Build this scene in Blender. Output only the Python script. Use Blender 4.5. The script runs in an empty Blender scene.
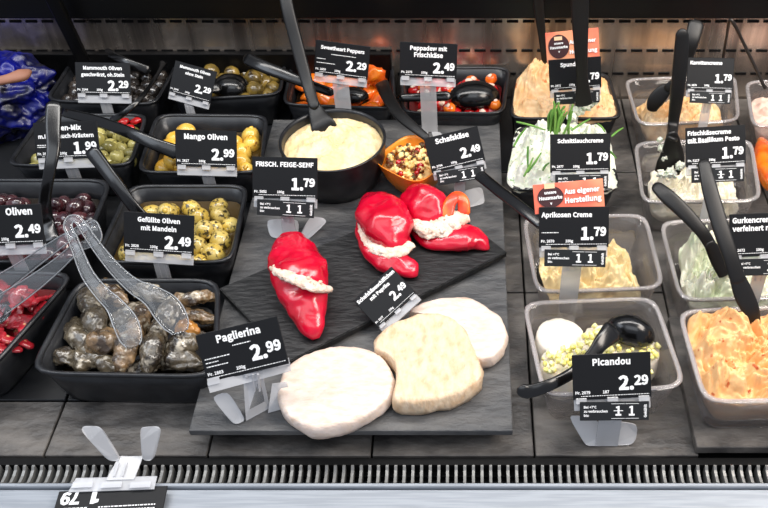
import bpy, bmesh, math, random
from mathutils import Vector, Matrix, noise
from math import sin, cos, pi, radians
random.seed(7)
sc = bpy.context.scene
COL = sc.collection
H0 = 0.75; F = 890.0; PX0 = 468.0; PY0 = 254.0; PITCH = radians(43.55)

# ------------------------------------------------------------------ pixel <-> place
def ray(px, py):
    u = px-PX0; v = -(py-PY0)
    return Vector((u, v*sin(PITCH)+F*cos(PITCH), v*cos(PITCH)-F*sin(PITCH)))
CAM = Vector((0, 0, H0))
def P(px, py, z=0.0):
    d = ray(px, py); t = (z-H0)/d.z
    return CAM+d*t
def PYY(px, py, Y):
    d = ray(px, py); return CAM+d*(Y/d.y)
def PPL(px, py, o, n):
    d = ray(px, py); t = (o-CAM).dot(n)/d.dot(n)
    return CAM+d*t
def proj(p):
    q = p-CAM
    f = q.y*cos(PITCH)-q.z*sin(PITCH); v = q.y*sin(PITCH)+q.z*cos(PITCH)
    return PX0+F*q.x/f, PY0-F*v/f
def mpp(px, py, z):            # metres per pixel there
    q = P(px, py, z)-CAM
    return (q.y*cos(PITCH)-q.z*sin(PITCH))/F

# ------------------------------------------------------------------ materials
def lin(c):
    def f(x):
        x /= 255.0
        return x/12.92 if x <= .04045 else ((x+.055)/1.055)**2.4
    return (f(c[0]), f(c[1]), f(c[2]), 1)
def newmat(name):
    m = bpy.data.materials.new(name); m.use_nodes = True
    nt = m.node_tree; nt.nodes.clear()
    out = nt.nodes.new('ShaderNodeOutputMaterial')
    return m, nt, out
def mat(name, col, col2=None, rough=.5, metal=0, scale=20, bump=0, bscale=None, detail=4, coat=0, sss=0, spec=.5,
        rand=0, stretch=None, lo=.4, hi=.6, trans=0, col3=None, lo3=.6, hi3=.7, s3=60, rough2=None):
    m, nt, out = newmat(name); N = nt.nodes; L = nt.links
    b = N.new('ShaderNodeBsdfPrincipled'); L.new(b.outputs[0], out.inputs[0])
    b.inputs['Roughness'].default_value = rough; b.inputs['Metallic'].default_value = metal
    b.inputs['Coat Weight'].default_value = coat; b.inputs['Coat Roughness'].default_value = .12
    b.inputs['Specular IOR Level'].default_value = spec
    if trans: b.inputs['Transmission Weight'].default_value = trans
    if sss:
        b.inputs['Subsurface Weight'].default_value = sss; b.inputs['Subsurface Radius'].default_value = (.6, .3, .15)
        b.inputs['Subsurface Scale'].default_value = .008
    tc = N.new('ShaderNodeTexCoord'); mp = N.new('ShaderNodeMapping'); L.new(tc.outputs['Object'], mp.inputs[0])
    if stretch: mp.inputs['Scale'].default_value = stretch
    oi = N.new('ShaderNodeObjectInfo')
    vm = N.new('ShaderNodeVectorMath'); vm.operation = 'ADD'
    sc_ = N.new('ShaderNodeVectorMath'); sc_.operation = 'SCALE'; sc_.inputs[0].default_value = (7, 3, 5)
    L.new(oi.outputs['Random'], sc_.inputs['Scale']); L.new(mp.outputs[0], vm.inputs[0]); L.new(sc_.outputs[0], vm.inputs[1])
    vec = vm.outputs[0]
    c = lin(col)
    b.inputs['Base Color'].default_value = c
    last = None
    if col2:
        n = N.new('ShaderNodeTexNoise'); n.inputs['Scale'].default_value = scale; n.inputs['Detail'].default_value = detail
        L.new(vec, n.inputs['Vector'])
        mr = N.new('ShaderNodeMapRange'); mr.inputs[1].default_value = lo; mr.inputs[2].default_value = hi
        L.new(n.outputs[0], mr.inputs[0])
        mx = N.new('ShaderNodeMix'); mx.data_type = 'RGBA'; mx.inputs[6].default_value = c; mx.inputs[7].default_value = lin(col2)
        L.new(mr.outputs[0], mx.inputs[0]); last = mx.outputs[2]
        if rough2 is not None:
            m2 = N.new('ShaderNodeMapRange'); m2.inputs[3].default_value = rough; m2.inputs[4].default_value = rough2
            L.new(mr.outputs[0], m2.inputs[0]); L.new(m2.outputs[0], b.inputs['Roughness'])
    if col3:
        n = N.new('ShaderNodeTexNoise'); n.inputs['Scale'].default_value = s3; n.inputs['Detail'].default_value = 3
        L.new(vec, n.inputs['Vector'])
        mr = N.new('ShaderNodeMapRange'); mr.inputs[1].default_value = lo3; mr.inputs[2].default_value = hi3
        L.new(n.outputs[0], mr.inputs[0])
        mx = N.new('ShaderNodeMix'); mx.data_type = 'RGBA'; mx.inputs[7].default_value = lin(col3)
        if last: L.new(last, mx.inputs[6])
        else: mx.inputs[6].default_value = c
        L.new(mr.outputs[0], mx.inputs[0]); last = mx.outputs[2]
    if rand:
        hs = N.new('ShaderNodeHueSaturation')
        mr = N.new('ShaderNodeMapRange'); mr.inputs[3].default_value = 1-rand; mr.inputs[4].default_value = 1+rand
        L.new(oi.outputs['Random'], mr.inputs[0]); L.new(mr.outputs[0], hs.inputs['Value'])
        if last: L.new(last, hs.inputs['Color'])
        else: hs.inputs['Color'].default_value = c
        last = hs.outputs[0]
    if last: L.new(last, b.inputs['Base Color'])
    if bump:
        n = N.new('ShaderNodeTexNoise'); n.inputs['Scale'].default_value = bscale or scale; n.inputs['Detail'].default_value = 6
        L.new(vec, n.inputs['Vector'])
        bp = N.new('ShaderNodeBump'); bp.inputs['Strength'].default_value = min(1, bump); bp.inputs['Distance'].default_value = .003*max(1, bump)
        L.new(n.outputs[0], bp.inputs['Height']); L.new(bp.outputs[0], b.inputs['Normal'])
    return m
def clearmat(name, tint=(.93, .93, .95), diff=.06, dcol=(220, 215, 215), rough=.06, refl=.9, edge=0):
    m, nt, out = newmat(name); N = nt.nodes; L = nt.links
    t = N.new('ShaderNodeBsdfTransparent'); t.inputs[0].default_value = (*tint, 1)
    g = N.new('ShaderNodeBsdfGlossy'); g.inputs['Roughness'].default_value = rough
    fr = N.new('ShaderNodeFresnel'); fr.inputs[0].default_value = 1.5
    ml = N.new('ShaderNodeMath'); ml.operation = 'MULTIPLY'; ml.inputs[1].default_value = refl; L.new(fr.outputs[0], ml.inputs[0])
    d = N.new('ShaderNodeBsdfDiffuse'); d.inputs[0].default_value = lin(dcol)
    m1 = N.new('ShaderNodeMixShader'); m1.inputs[0].default_value = diff
    if edge:  # diffuse grows at grazing view, standing in for bright edge highlights
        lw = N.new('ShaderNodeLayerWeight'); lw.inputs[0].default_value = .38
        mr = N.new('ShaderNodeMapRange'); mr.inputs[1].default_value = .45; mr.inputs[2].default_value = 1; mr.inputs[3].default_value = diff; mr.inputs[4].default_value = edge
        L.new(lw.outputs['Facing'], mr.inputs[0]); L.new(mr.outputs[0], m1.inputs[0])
    L.new(t.outputs[0], m1.inputs[1]); L.new(d.outputs[0], m1.inputs[2])
    m2 = N.new('ShaderNodeMixShader'); L.new(ml.outputs[0], m2.inputs[0])
    L.new(m1.outputs[0], m2.inputs[1]); L.new(g.outputs[0], m2.inputs[2])
    L.new(m2.outputs[0], out.inputs[0])
    return m

M = {}
M['tub'] = mat('black_melamine', (24, 25, 28), (34, 35, 38), rough=.34, scale=60, spec=.5)
M['blackgloss'] = mat('black_gloss_plastic', (10, 10, 11), rough=.2, spec=.55)
M['blacksatin'] = mat('black_satin_plastic', (16, 15, 15), rough=.42, spec=.4)
M['card'] = mat('black_card', (13, 14, 17), rough=.5, spec=.3)
M['stripcard'] = mat('date_card', (30, 32, 34), rough=.5, spec=.3)
M['white'] = mat('white_print', (245, 245, 245), rough=.6)
M['grey'] = mat('grey_print', (150, 152, 155), rough=.6)
M['promo'] = mat('salmon_card', (238, 112, 88), (236, 160, 120), rough=.5, scale=9, lo=.5, hi=.62)
M['promodark'] = mat('brown_badge', (62, 30, 34), rough=.6)
M['cream_print'] = mat('cream_print', (240, 200, 160), rough=.6)
M['holder'] = clearmat('frosted_holder_plastic', tint=(.93, .94, .96), diff=.38, dcol=(250, 250, 252), rough=.2)
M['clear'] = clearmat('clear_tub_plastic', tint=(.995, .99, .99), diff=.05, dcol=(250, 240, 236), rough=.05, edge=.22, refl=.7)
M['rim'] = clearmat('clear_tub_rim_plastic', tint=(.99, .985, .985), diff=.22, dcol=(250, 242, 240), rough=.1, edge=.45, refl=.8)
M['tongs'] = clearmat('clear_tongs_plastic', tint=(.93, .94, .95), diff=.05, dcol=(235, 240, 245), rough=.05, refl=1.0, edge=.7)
M['tongglint'] = clearmat('tongs_edge_highlight', tint=(.9, .92, .94), diff=.3, dcol=(225, 230, 235), rough=.08)  # paler tone imitates the highlights along the tongs edges
M['slate'] = mat('slate_board', (66, 67, 69), (98, 97, 96), rough=.42, scale=24, bump=1, bscale=60, detail=9, stretch=(1, 2.2, 1), rough2=.6, lo=.35, hi=.7)
M['slate_edge'] = mat('slate_edge', (120, 112, 102), rough=.7, scale=80)
M['tile'] = mat('slate_tile', (60, 58, 57), (112, 107, 102), rough=.42, scale=22, bump=1, bscale=50, detail=9, stretch=(1, 1.8, 1), rough2=.6, lo=.35, hi=.7)
M['blacktile'] = mat('black_mat', (24, 25, 28), (31, 32, 34), rough=.4, scale=9, bump=.3)
M['cut'] = mat('black_board', (19, 20, 21), (32, 32, 33), rough=.5, scale=60, bump=.5, bscale=80, detail=9, stretch=(1, 2.5, 1))
M['dark'] = mat('dark_void', (8, 8, 9), rough=.7, spec=.2)
M['shelf'] = mat('black_shelf', (7, 7, 8), rough=.35, spec=.3)
M['grille'] = mat('grille_metal', (128, 128, 126), rough=.38, metal=.3)
M['plate'] = mat('brushed_aluminium', (136, 142, 150), (150, 156, 164), rough=.45, metal=.2, scale=60, stretch=(.3, 6, 1))
M['steel'] = mat('brushed_steel', (205, 192, 180), (118, 110, 104), rough=.22, metal=.85, scale=10, stretch=(4, 1, .15), lo=.35, hi=.65, rough2=.3, detail=3)
M['pepper'] = mat('red_pepper_skin', (208, 6, 48), (180, 2, 32), rough=.25, scale=30, coat=.4, sss=.15, lo=.4, hi=.7, bump=.3, bscale=60)
M['pepperin'] = mat('orange_pepper_flesh', (232, 58, 20), (245, 110, 30), rough=.35, scale=60, coat=.3)
M['filling'] = mat('cheese_filling', (246, 226, 208), (236, 200, 178), rough=.6, scale=70, bump=1, bscale=250, sss=.1, col3=(170, 130, 110), lo3=.66, hi3=.76, s3=190)
M['cheese_pale'] = mat('pale_rind', (228, 210, 197), (212, 186, 164), rough=.42, scale=75, bump=.6, bscale=90, sss=.05, stretch=(1, 2.2, 1), coat=.3, lo=.4, hi=.8)
M['cheese_tan'] = mat('tan_rind', (228, 203, 172), (208, 172, 132), rough=.45, scale=80, bump=.7, bscale=110, sss=.05, stretch=(2, 1, 1), coat=.2, lo=.4, hi=.75)
def cream(name, a, b_, c3=None, s3=120, lo3=.62, hi3=.68, bump=.5, rough=.5):
    return mat(name, a, b_, rough=rough, scale=35, bump=bump, bscale=120, sss=.08, col3=c3, s3=s3, lo3=lo3, hi3=hi3)
M['feige'] = cream('fig_mustard_cream', (236, 216, 176), (228, 200, 148))
M['chive'] = cream('chive_cream', (232, 231, 220), (214, 218, 196), (120, 170, 90), s3=130)
M['spund'] = cream('orange_white_cream', (244, 206, 158), (240, 188, 130), (206, 120, 60), s3=60)
M['carrot'] = cream('carrot_cream', (244, 214, 172), (238, 190, 130))
M['basil'] = cream('basil_cream', (236, 229, 212), (224, 216, 190))
M['apricot'] = cream('apricot_cream', (238, 218, 168), (226, 200, 146))
M['dill'] = cream('cucumber_cream', (226, 225, 206), (196, 204, 172), (130, 150, 90), s3=120, lo3=.68, hi3=.74)
M['orangecream'] = cream('tomato_cream', (238, 192, 136), (232, 174, 112), (190, 90, 40), s3=90, lo3=.64, hi3=.70)
M['pinkcream'] = cream('pink_cream', (236, 206, 190), (224, 186, 168))
M['goat'] = cream('goat_cheese', (238, 232, 220), (228, 216, 194))
M['leek'] = mat('yellow_green_cubes', (232, 222, 118), (240, 236, 180), rough=.45, scale=160, rand=.15, sss=.1)
M['chives'] = mat('chive_green', (78, 128, 46), (116, 160, 72), rough=.45, scale=20, rand=.25)
M['oil'] = mat('dark_marinade', (30, 22, 14), rough=.12, spec=.5)
M['oil_y'] = mat('golden_marinade', (64, 48, 18), rough=.15, spec=.5)
M['oil_r'] = mat('red_marinade', (90, 14, 14), rough=.15, spec=.5)
M['ol_yellow'] = mat('almond_olive', (200, 168, 70), (212, 188, 108), rough=.28, scale=60, coat=.5, rand=.2, col3=(62, 52, 28), s3=200, lo3=.52, hi3=.62)
M['ol_mango'] = mat('mango_olive', (226, 168, 52), (240, 200, 90), rough=.3, scale=60, coat=.4, rand=.12, col3=(150, 96, 30), s3=130, lo3=.6, hi3=.7)
M['ol_brown'] = mat('brown_green_olive', (142, 116, 52), (96, 78, 36), rough=.22, scale=50, coat=.6, rand=.25, col3=(60, 46, 26), s3=100, lo3=.6, hi3=.7)
M['ol_black'] = mat('black_olive', (34, 30, 28), (58, 50, 44), rough=.2, scale=60, coat=.8, rand=.3)
M['ol_purple'] = mat('purple_olive', (44, 20, 26), (88, 44, 48), rough=.18, scale=50, coat=.8, rand=.35)
M['ol_green'] = mat('green_olive', (186, 176, 106), (130, 122, 62), rough=.25, scale=40, coat=.5, rand=.3, col3=(80, 76, 40), s3=120, lo3=.6, hi3=.68)
M['pep_red'] = mat('red_pepper_piece', (196, 22, 24), (168, 14, 16), rough=.2, scale=60, coat=.6, rand=.25)
M['pep_orange'] = mat('orange_pepper_piece', (240, 128, 26), (232, 92, 18), rough=.2, scale=50, coat=.6, rand=.2)
M['tom'] = mat('pickled_red_strip', (196, 44, 56), (150, 22, 34), rough=.25, scale=60, coat=.6, rand=.25, col3=(236, 190, 140), s3=70, lo3=.64, hi3=.72)
M['roll'] = mat('oily_rolled_leaf', (44, 36, 27), (104, 92, 72), rough=.22, scale=60, coat=1, bump=1, bscale=110, rand=.2, col3=(180, 170, 152), s3=85, lo3=.58, hi3=.68, lo=.35, hi=.65)
M['rolltan'] = mat('tan_rolled_leaf', (140, 112, 78), (60, 46, 32), rough=.22, scale=60, coat=1, bump=1, bscale=110, rand=.2, col3=(196, 184, 160), s3=85, lo3=.6, hi3=.7, lo=.4, hi=.6)
M['crumble'] = mat('herb_crumble', (216, 170, 92), (240, 214, 150), rough=.5, scale=120, coat=.2, rand=.35)
M['crumbled'] = mat('dark_herb', (112, 52, 24), (60, 60, 24), rough=.5, scale=120, rand=.35)
M['orangebowl'] = mat('orange_bowl', (244, 158, 50), (238, 140, 40), rough=.35, scale=10)
M['blue'] = mat('blue_plastic', (1, 2, 22), (2, 14, 130), rough=.35, scale=12, coat=.1, lo=.46, hi=.64)
M['bone'] = mat('pale_wood', (150, 104, 84), rough=.6)
M['wiredark'] = mat('dark_metal_wire', (60, 54, 50), rough=.3, metal=.7)

# ------------------------------------------------------------------ helpers
def tag(o, label=None, cat=None, group=None, kind=None):
    if label: o['label'] = label
    if cat: o['category'] = cat
    if group: o['group'] = group
    if kind: o['kind'] = kind
    return o
def empty(name, loc, label, cat, group=None, kind=None):
    o = bpy.data.objects.new(name, None); COL.objects.link(o); o.location = loc
    o.empty_display_size = .01
    return tag(o, label, cat, group, kind)
def wloc(o):
    v = Vector(o.location)
    while o.parent: o = o.parent; v += o.location
    return v
def obj(name, bm, m, parent=None, smooth=True, origin=None):
    if parent is not None: off = wloc(parent); loc = Vector((0, 0, 0))
    else:
        if origin is None:
            xs = [v.co for v in bm.verts]
            off = Vector(((min(c.x for c in xs)+max(c.x for c in xs))/2, (min(c.y for c in xs)+max(c.y for c in xs))/2, min(c.z for c in xs)))
        else: off = origin
        loc = off
    for v in bm.verts: v.co -= off
    bmesh.ops.recalc_face_normals(bm, faces=bm.faces)
    me = bpy.data.meshes.new(name); bm.to_mesh(me); bm.free()
    for mm in (m if isinstance(m, (list, tuple)) else [m]): me.materials.append(mm)
    if smooth:
        for p in me.polygons: p.use_smooth = True
    o = bpy.data.objects.new(name, me); COL.objects.link(o); o.location = loc
    if parent is not None: o.parent = parent
    return o
def box(bm, c, size, mtx=None, bev=0, seg=2):
    r = bmesh.ops.create_cube(bm, size=1)
    vs = r['verts']
    for v in vs: v.co = Vector((v.co.x*size[0]+c[0], v.co.y*size[1]+c[1], v.co.z*size[2]+c[2]))
    if bev:
        es = list({e for v in vs for e in v.link_edges})
        g = bmesh.ops.bevel(bm, geom=es, offset=bev, segments=seg, affect='EDGES', profile=.5)
        vs = list({v for f in g['faces'] for v in f.verts} | {v for v in vs if v.is_valid})
    if mtx is not None:
        for v in vs: v.co = mtx @ v.co
    return vs
def loops(bm, rings, cap0=True, cap1=True, closed=True):
    R = [[bm.verts.new(p) for p in r] for r in rings]
    n = len(R[0])
    for a, b in zip(R, R[1:]):
        for i in range(n if closed else n-1):
            j = (i+1) % n
            bm.faces.new((a[i], a[j], b[j], b[i]))
    if cap0: bm.faces.new(list(reversed(R[0])))
    if cap1: bm.faces.new(R[-1])
    return R
def prism(bm, pts, nrm, th):          # polygon outline (world) with thickness along -nrm
    a = [bm.verts.new(p) for p in pts]; b = [bm.verts.new(p-nrm*th) for p in pts]
    n = len(pts)
    bm.faces.new(a); bm.faces.new(list(reversed(b)))
    for i in range(n): bm.faces.new((a[i], b[i], b[(i+1) % n], a[(i+1) % n]))
def cat(pts, n, closed=False):        # catmull-rom through tuples/vectors of floats
    pts = [list(p) for p in pts]; out = []
    m = len(pts); segs = m if closed else m-1
    for k in range(segs):
        g = lambda i: pts[i % m] if closed else pts[max(0, min(m-1, i))]
        p0, p1, p2, p3 = g(k-1), g(k), g(k+1), g(k+2)
        for j in range(n):
            t = j/n
            out.append([.5*(2*b+(c-a)*t+(2*a-5*b+4*c-d)*t*t+(3*b-a-3*c+d)*t**3) for a, b, c, d in zip(p0, p1, p2, p3)])
    if not closed: out.append(pts[-1])
    return out
def sweep(bm, path, up=Vector((0, -.7, .7)), n=12, sub=6, sq=2.6, caps=True):
    """path: list of (Vector, width, thickness)."""
    pp = cat([(*p[0], p[1], p[2]) for p in path], sub)
    rings = []
    for i, q in enumerate(pp):
        c = Vector(q[:3]); a = Vector(pp[max(0, i-1)][:3]); b = Vector(pp[min(len(pp)-1, i+1)][:3])
        t = (b-a).normalized()
        s = t.cross(up)
        s = s.normalized() if s.length > 1e-5 else Vector((1, 0, 0))
        w = s.cross(t).normalized()
        r = []
        for k in range(n):
            an = 2*pi*k/n; cx, cy = cos(an), sin(an)
            cx = math.copysign(abs(cx)**(2/sq), cx); cy = math.copysign(abs(cy)**(2/sq), cy)
            r.append(c+s*(cx*q[3]/2)+w*(cy*q[4]/2))
        rings.append(r)
    # rounded ends
    def endcap(r, c, d, rad):
        return [[c+(p-c)*.75+d*rad*.55 for p in r], [c+(p-c)*.35+d*rad*.9 for p in r]]
    c0 = Vector(pp[0][:3]); d0 = (c0-Vector(pp[1][:3])).normalized(); r0 = min(pp[0][3], pp[0][4]*2)/2
    c1 = Vector(pp[-1][:3]); d1 = (c1-Vector(pp[-2][:3])).normalized(); r1 = min(pp[-1][3], pp[-1][4]*2)/2
    rings = list(reversed(endcap(rings[0], c0, d0, r0)))+rings+endcap(rings[-1], c1, d1, r1)
    loops(bm, rings)
def chaikin(pts, r=.16, it=2):
    for _ in range(it):
        pts = [q for a, b in zip(pts, pts[1:]+pts[:1]) for q in (a.lerp(b, r), a.lerp(b, 1-r))]; r = .25
    return pts
def fr(p, s, o=4): return noise.fractal(Vector(p)*s, .8, 2.0, o)

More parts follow.
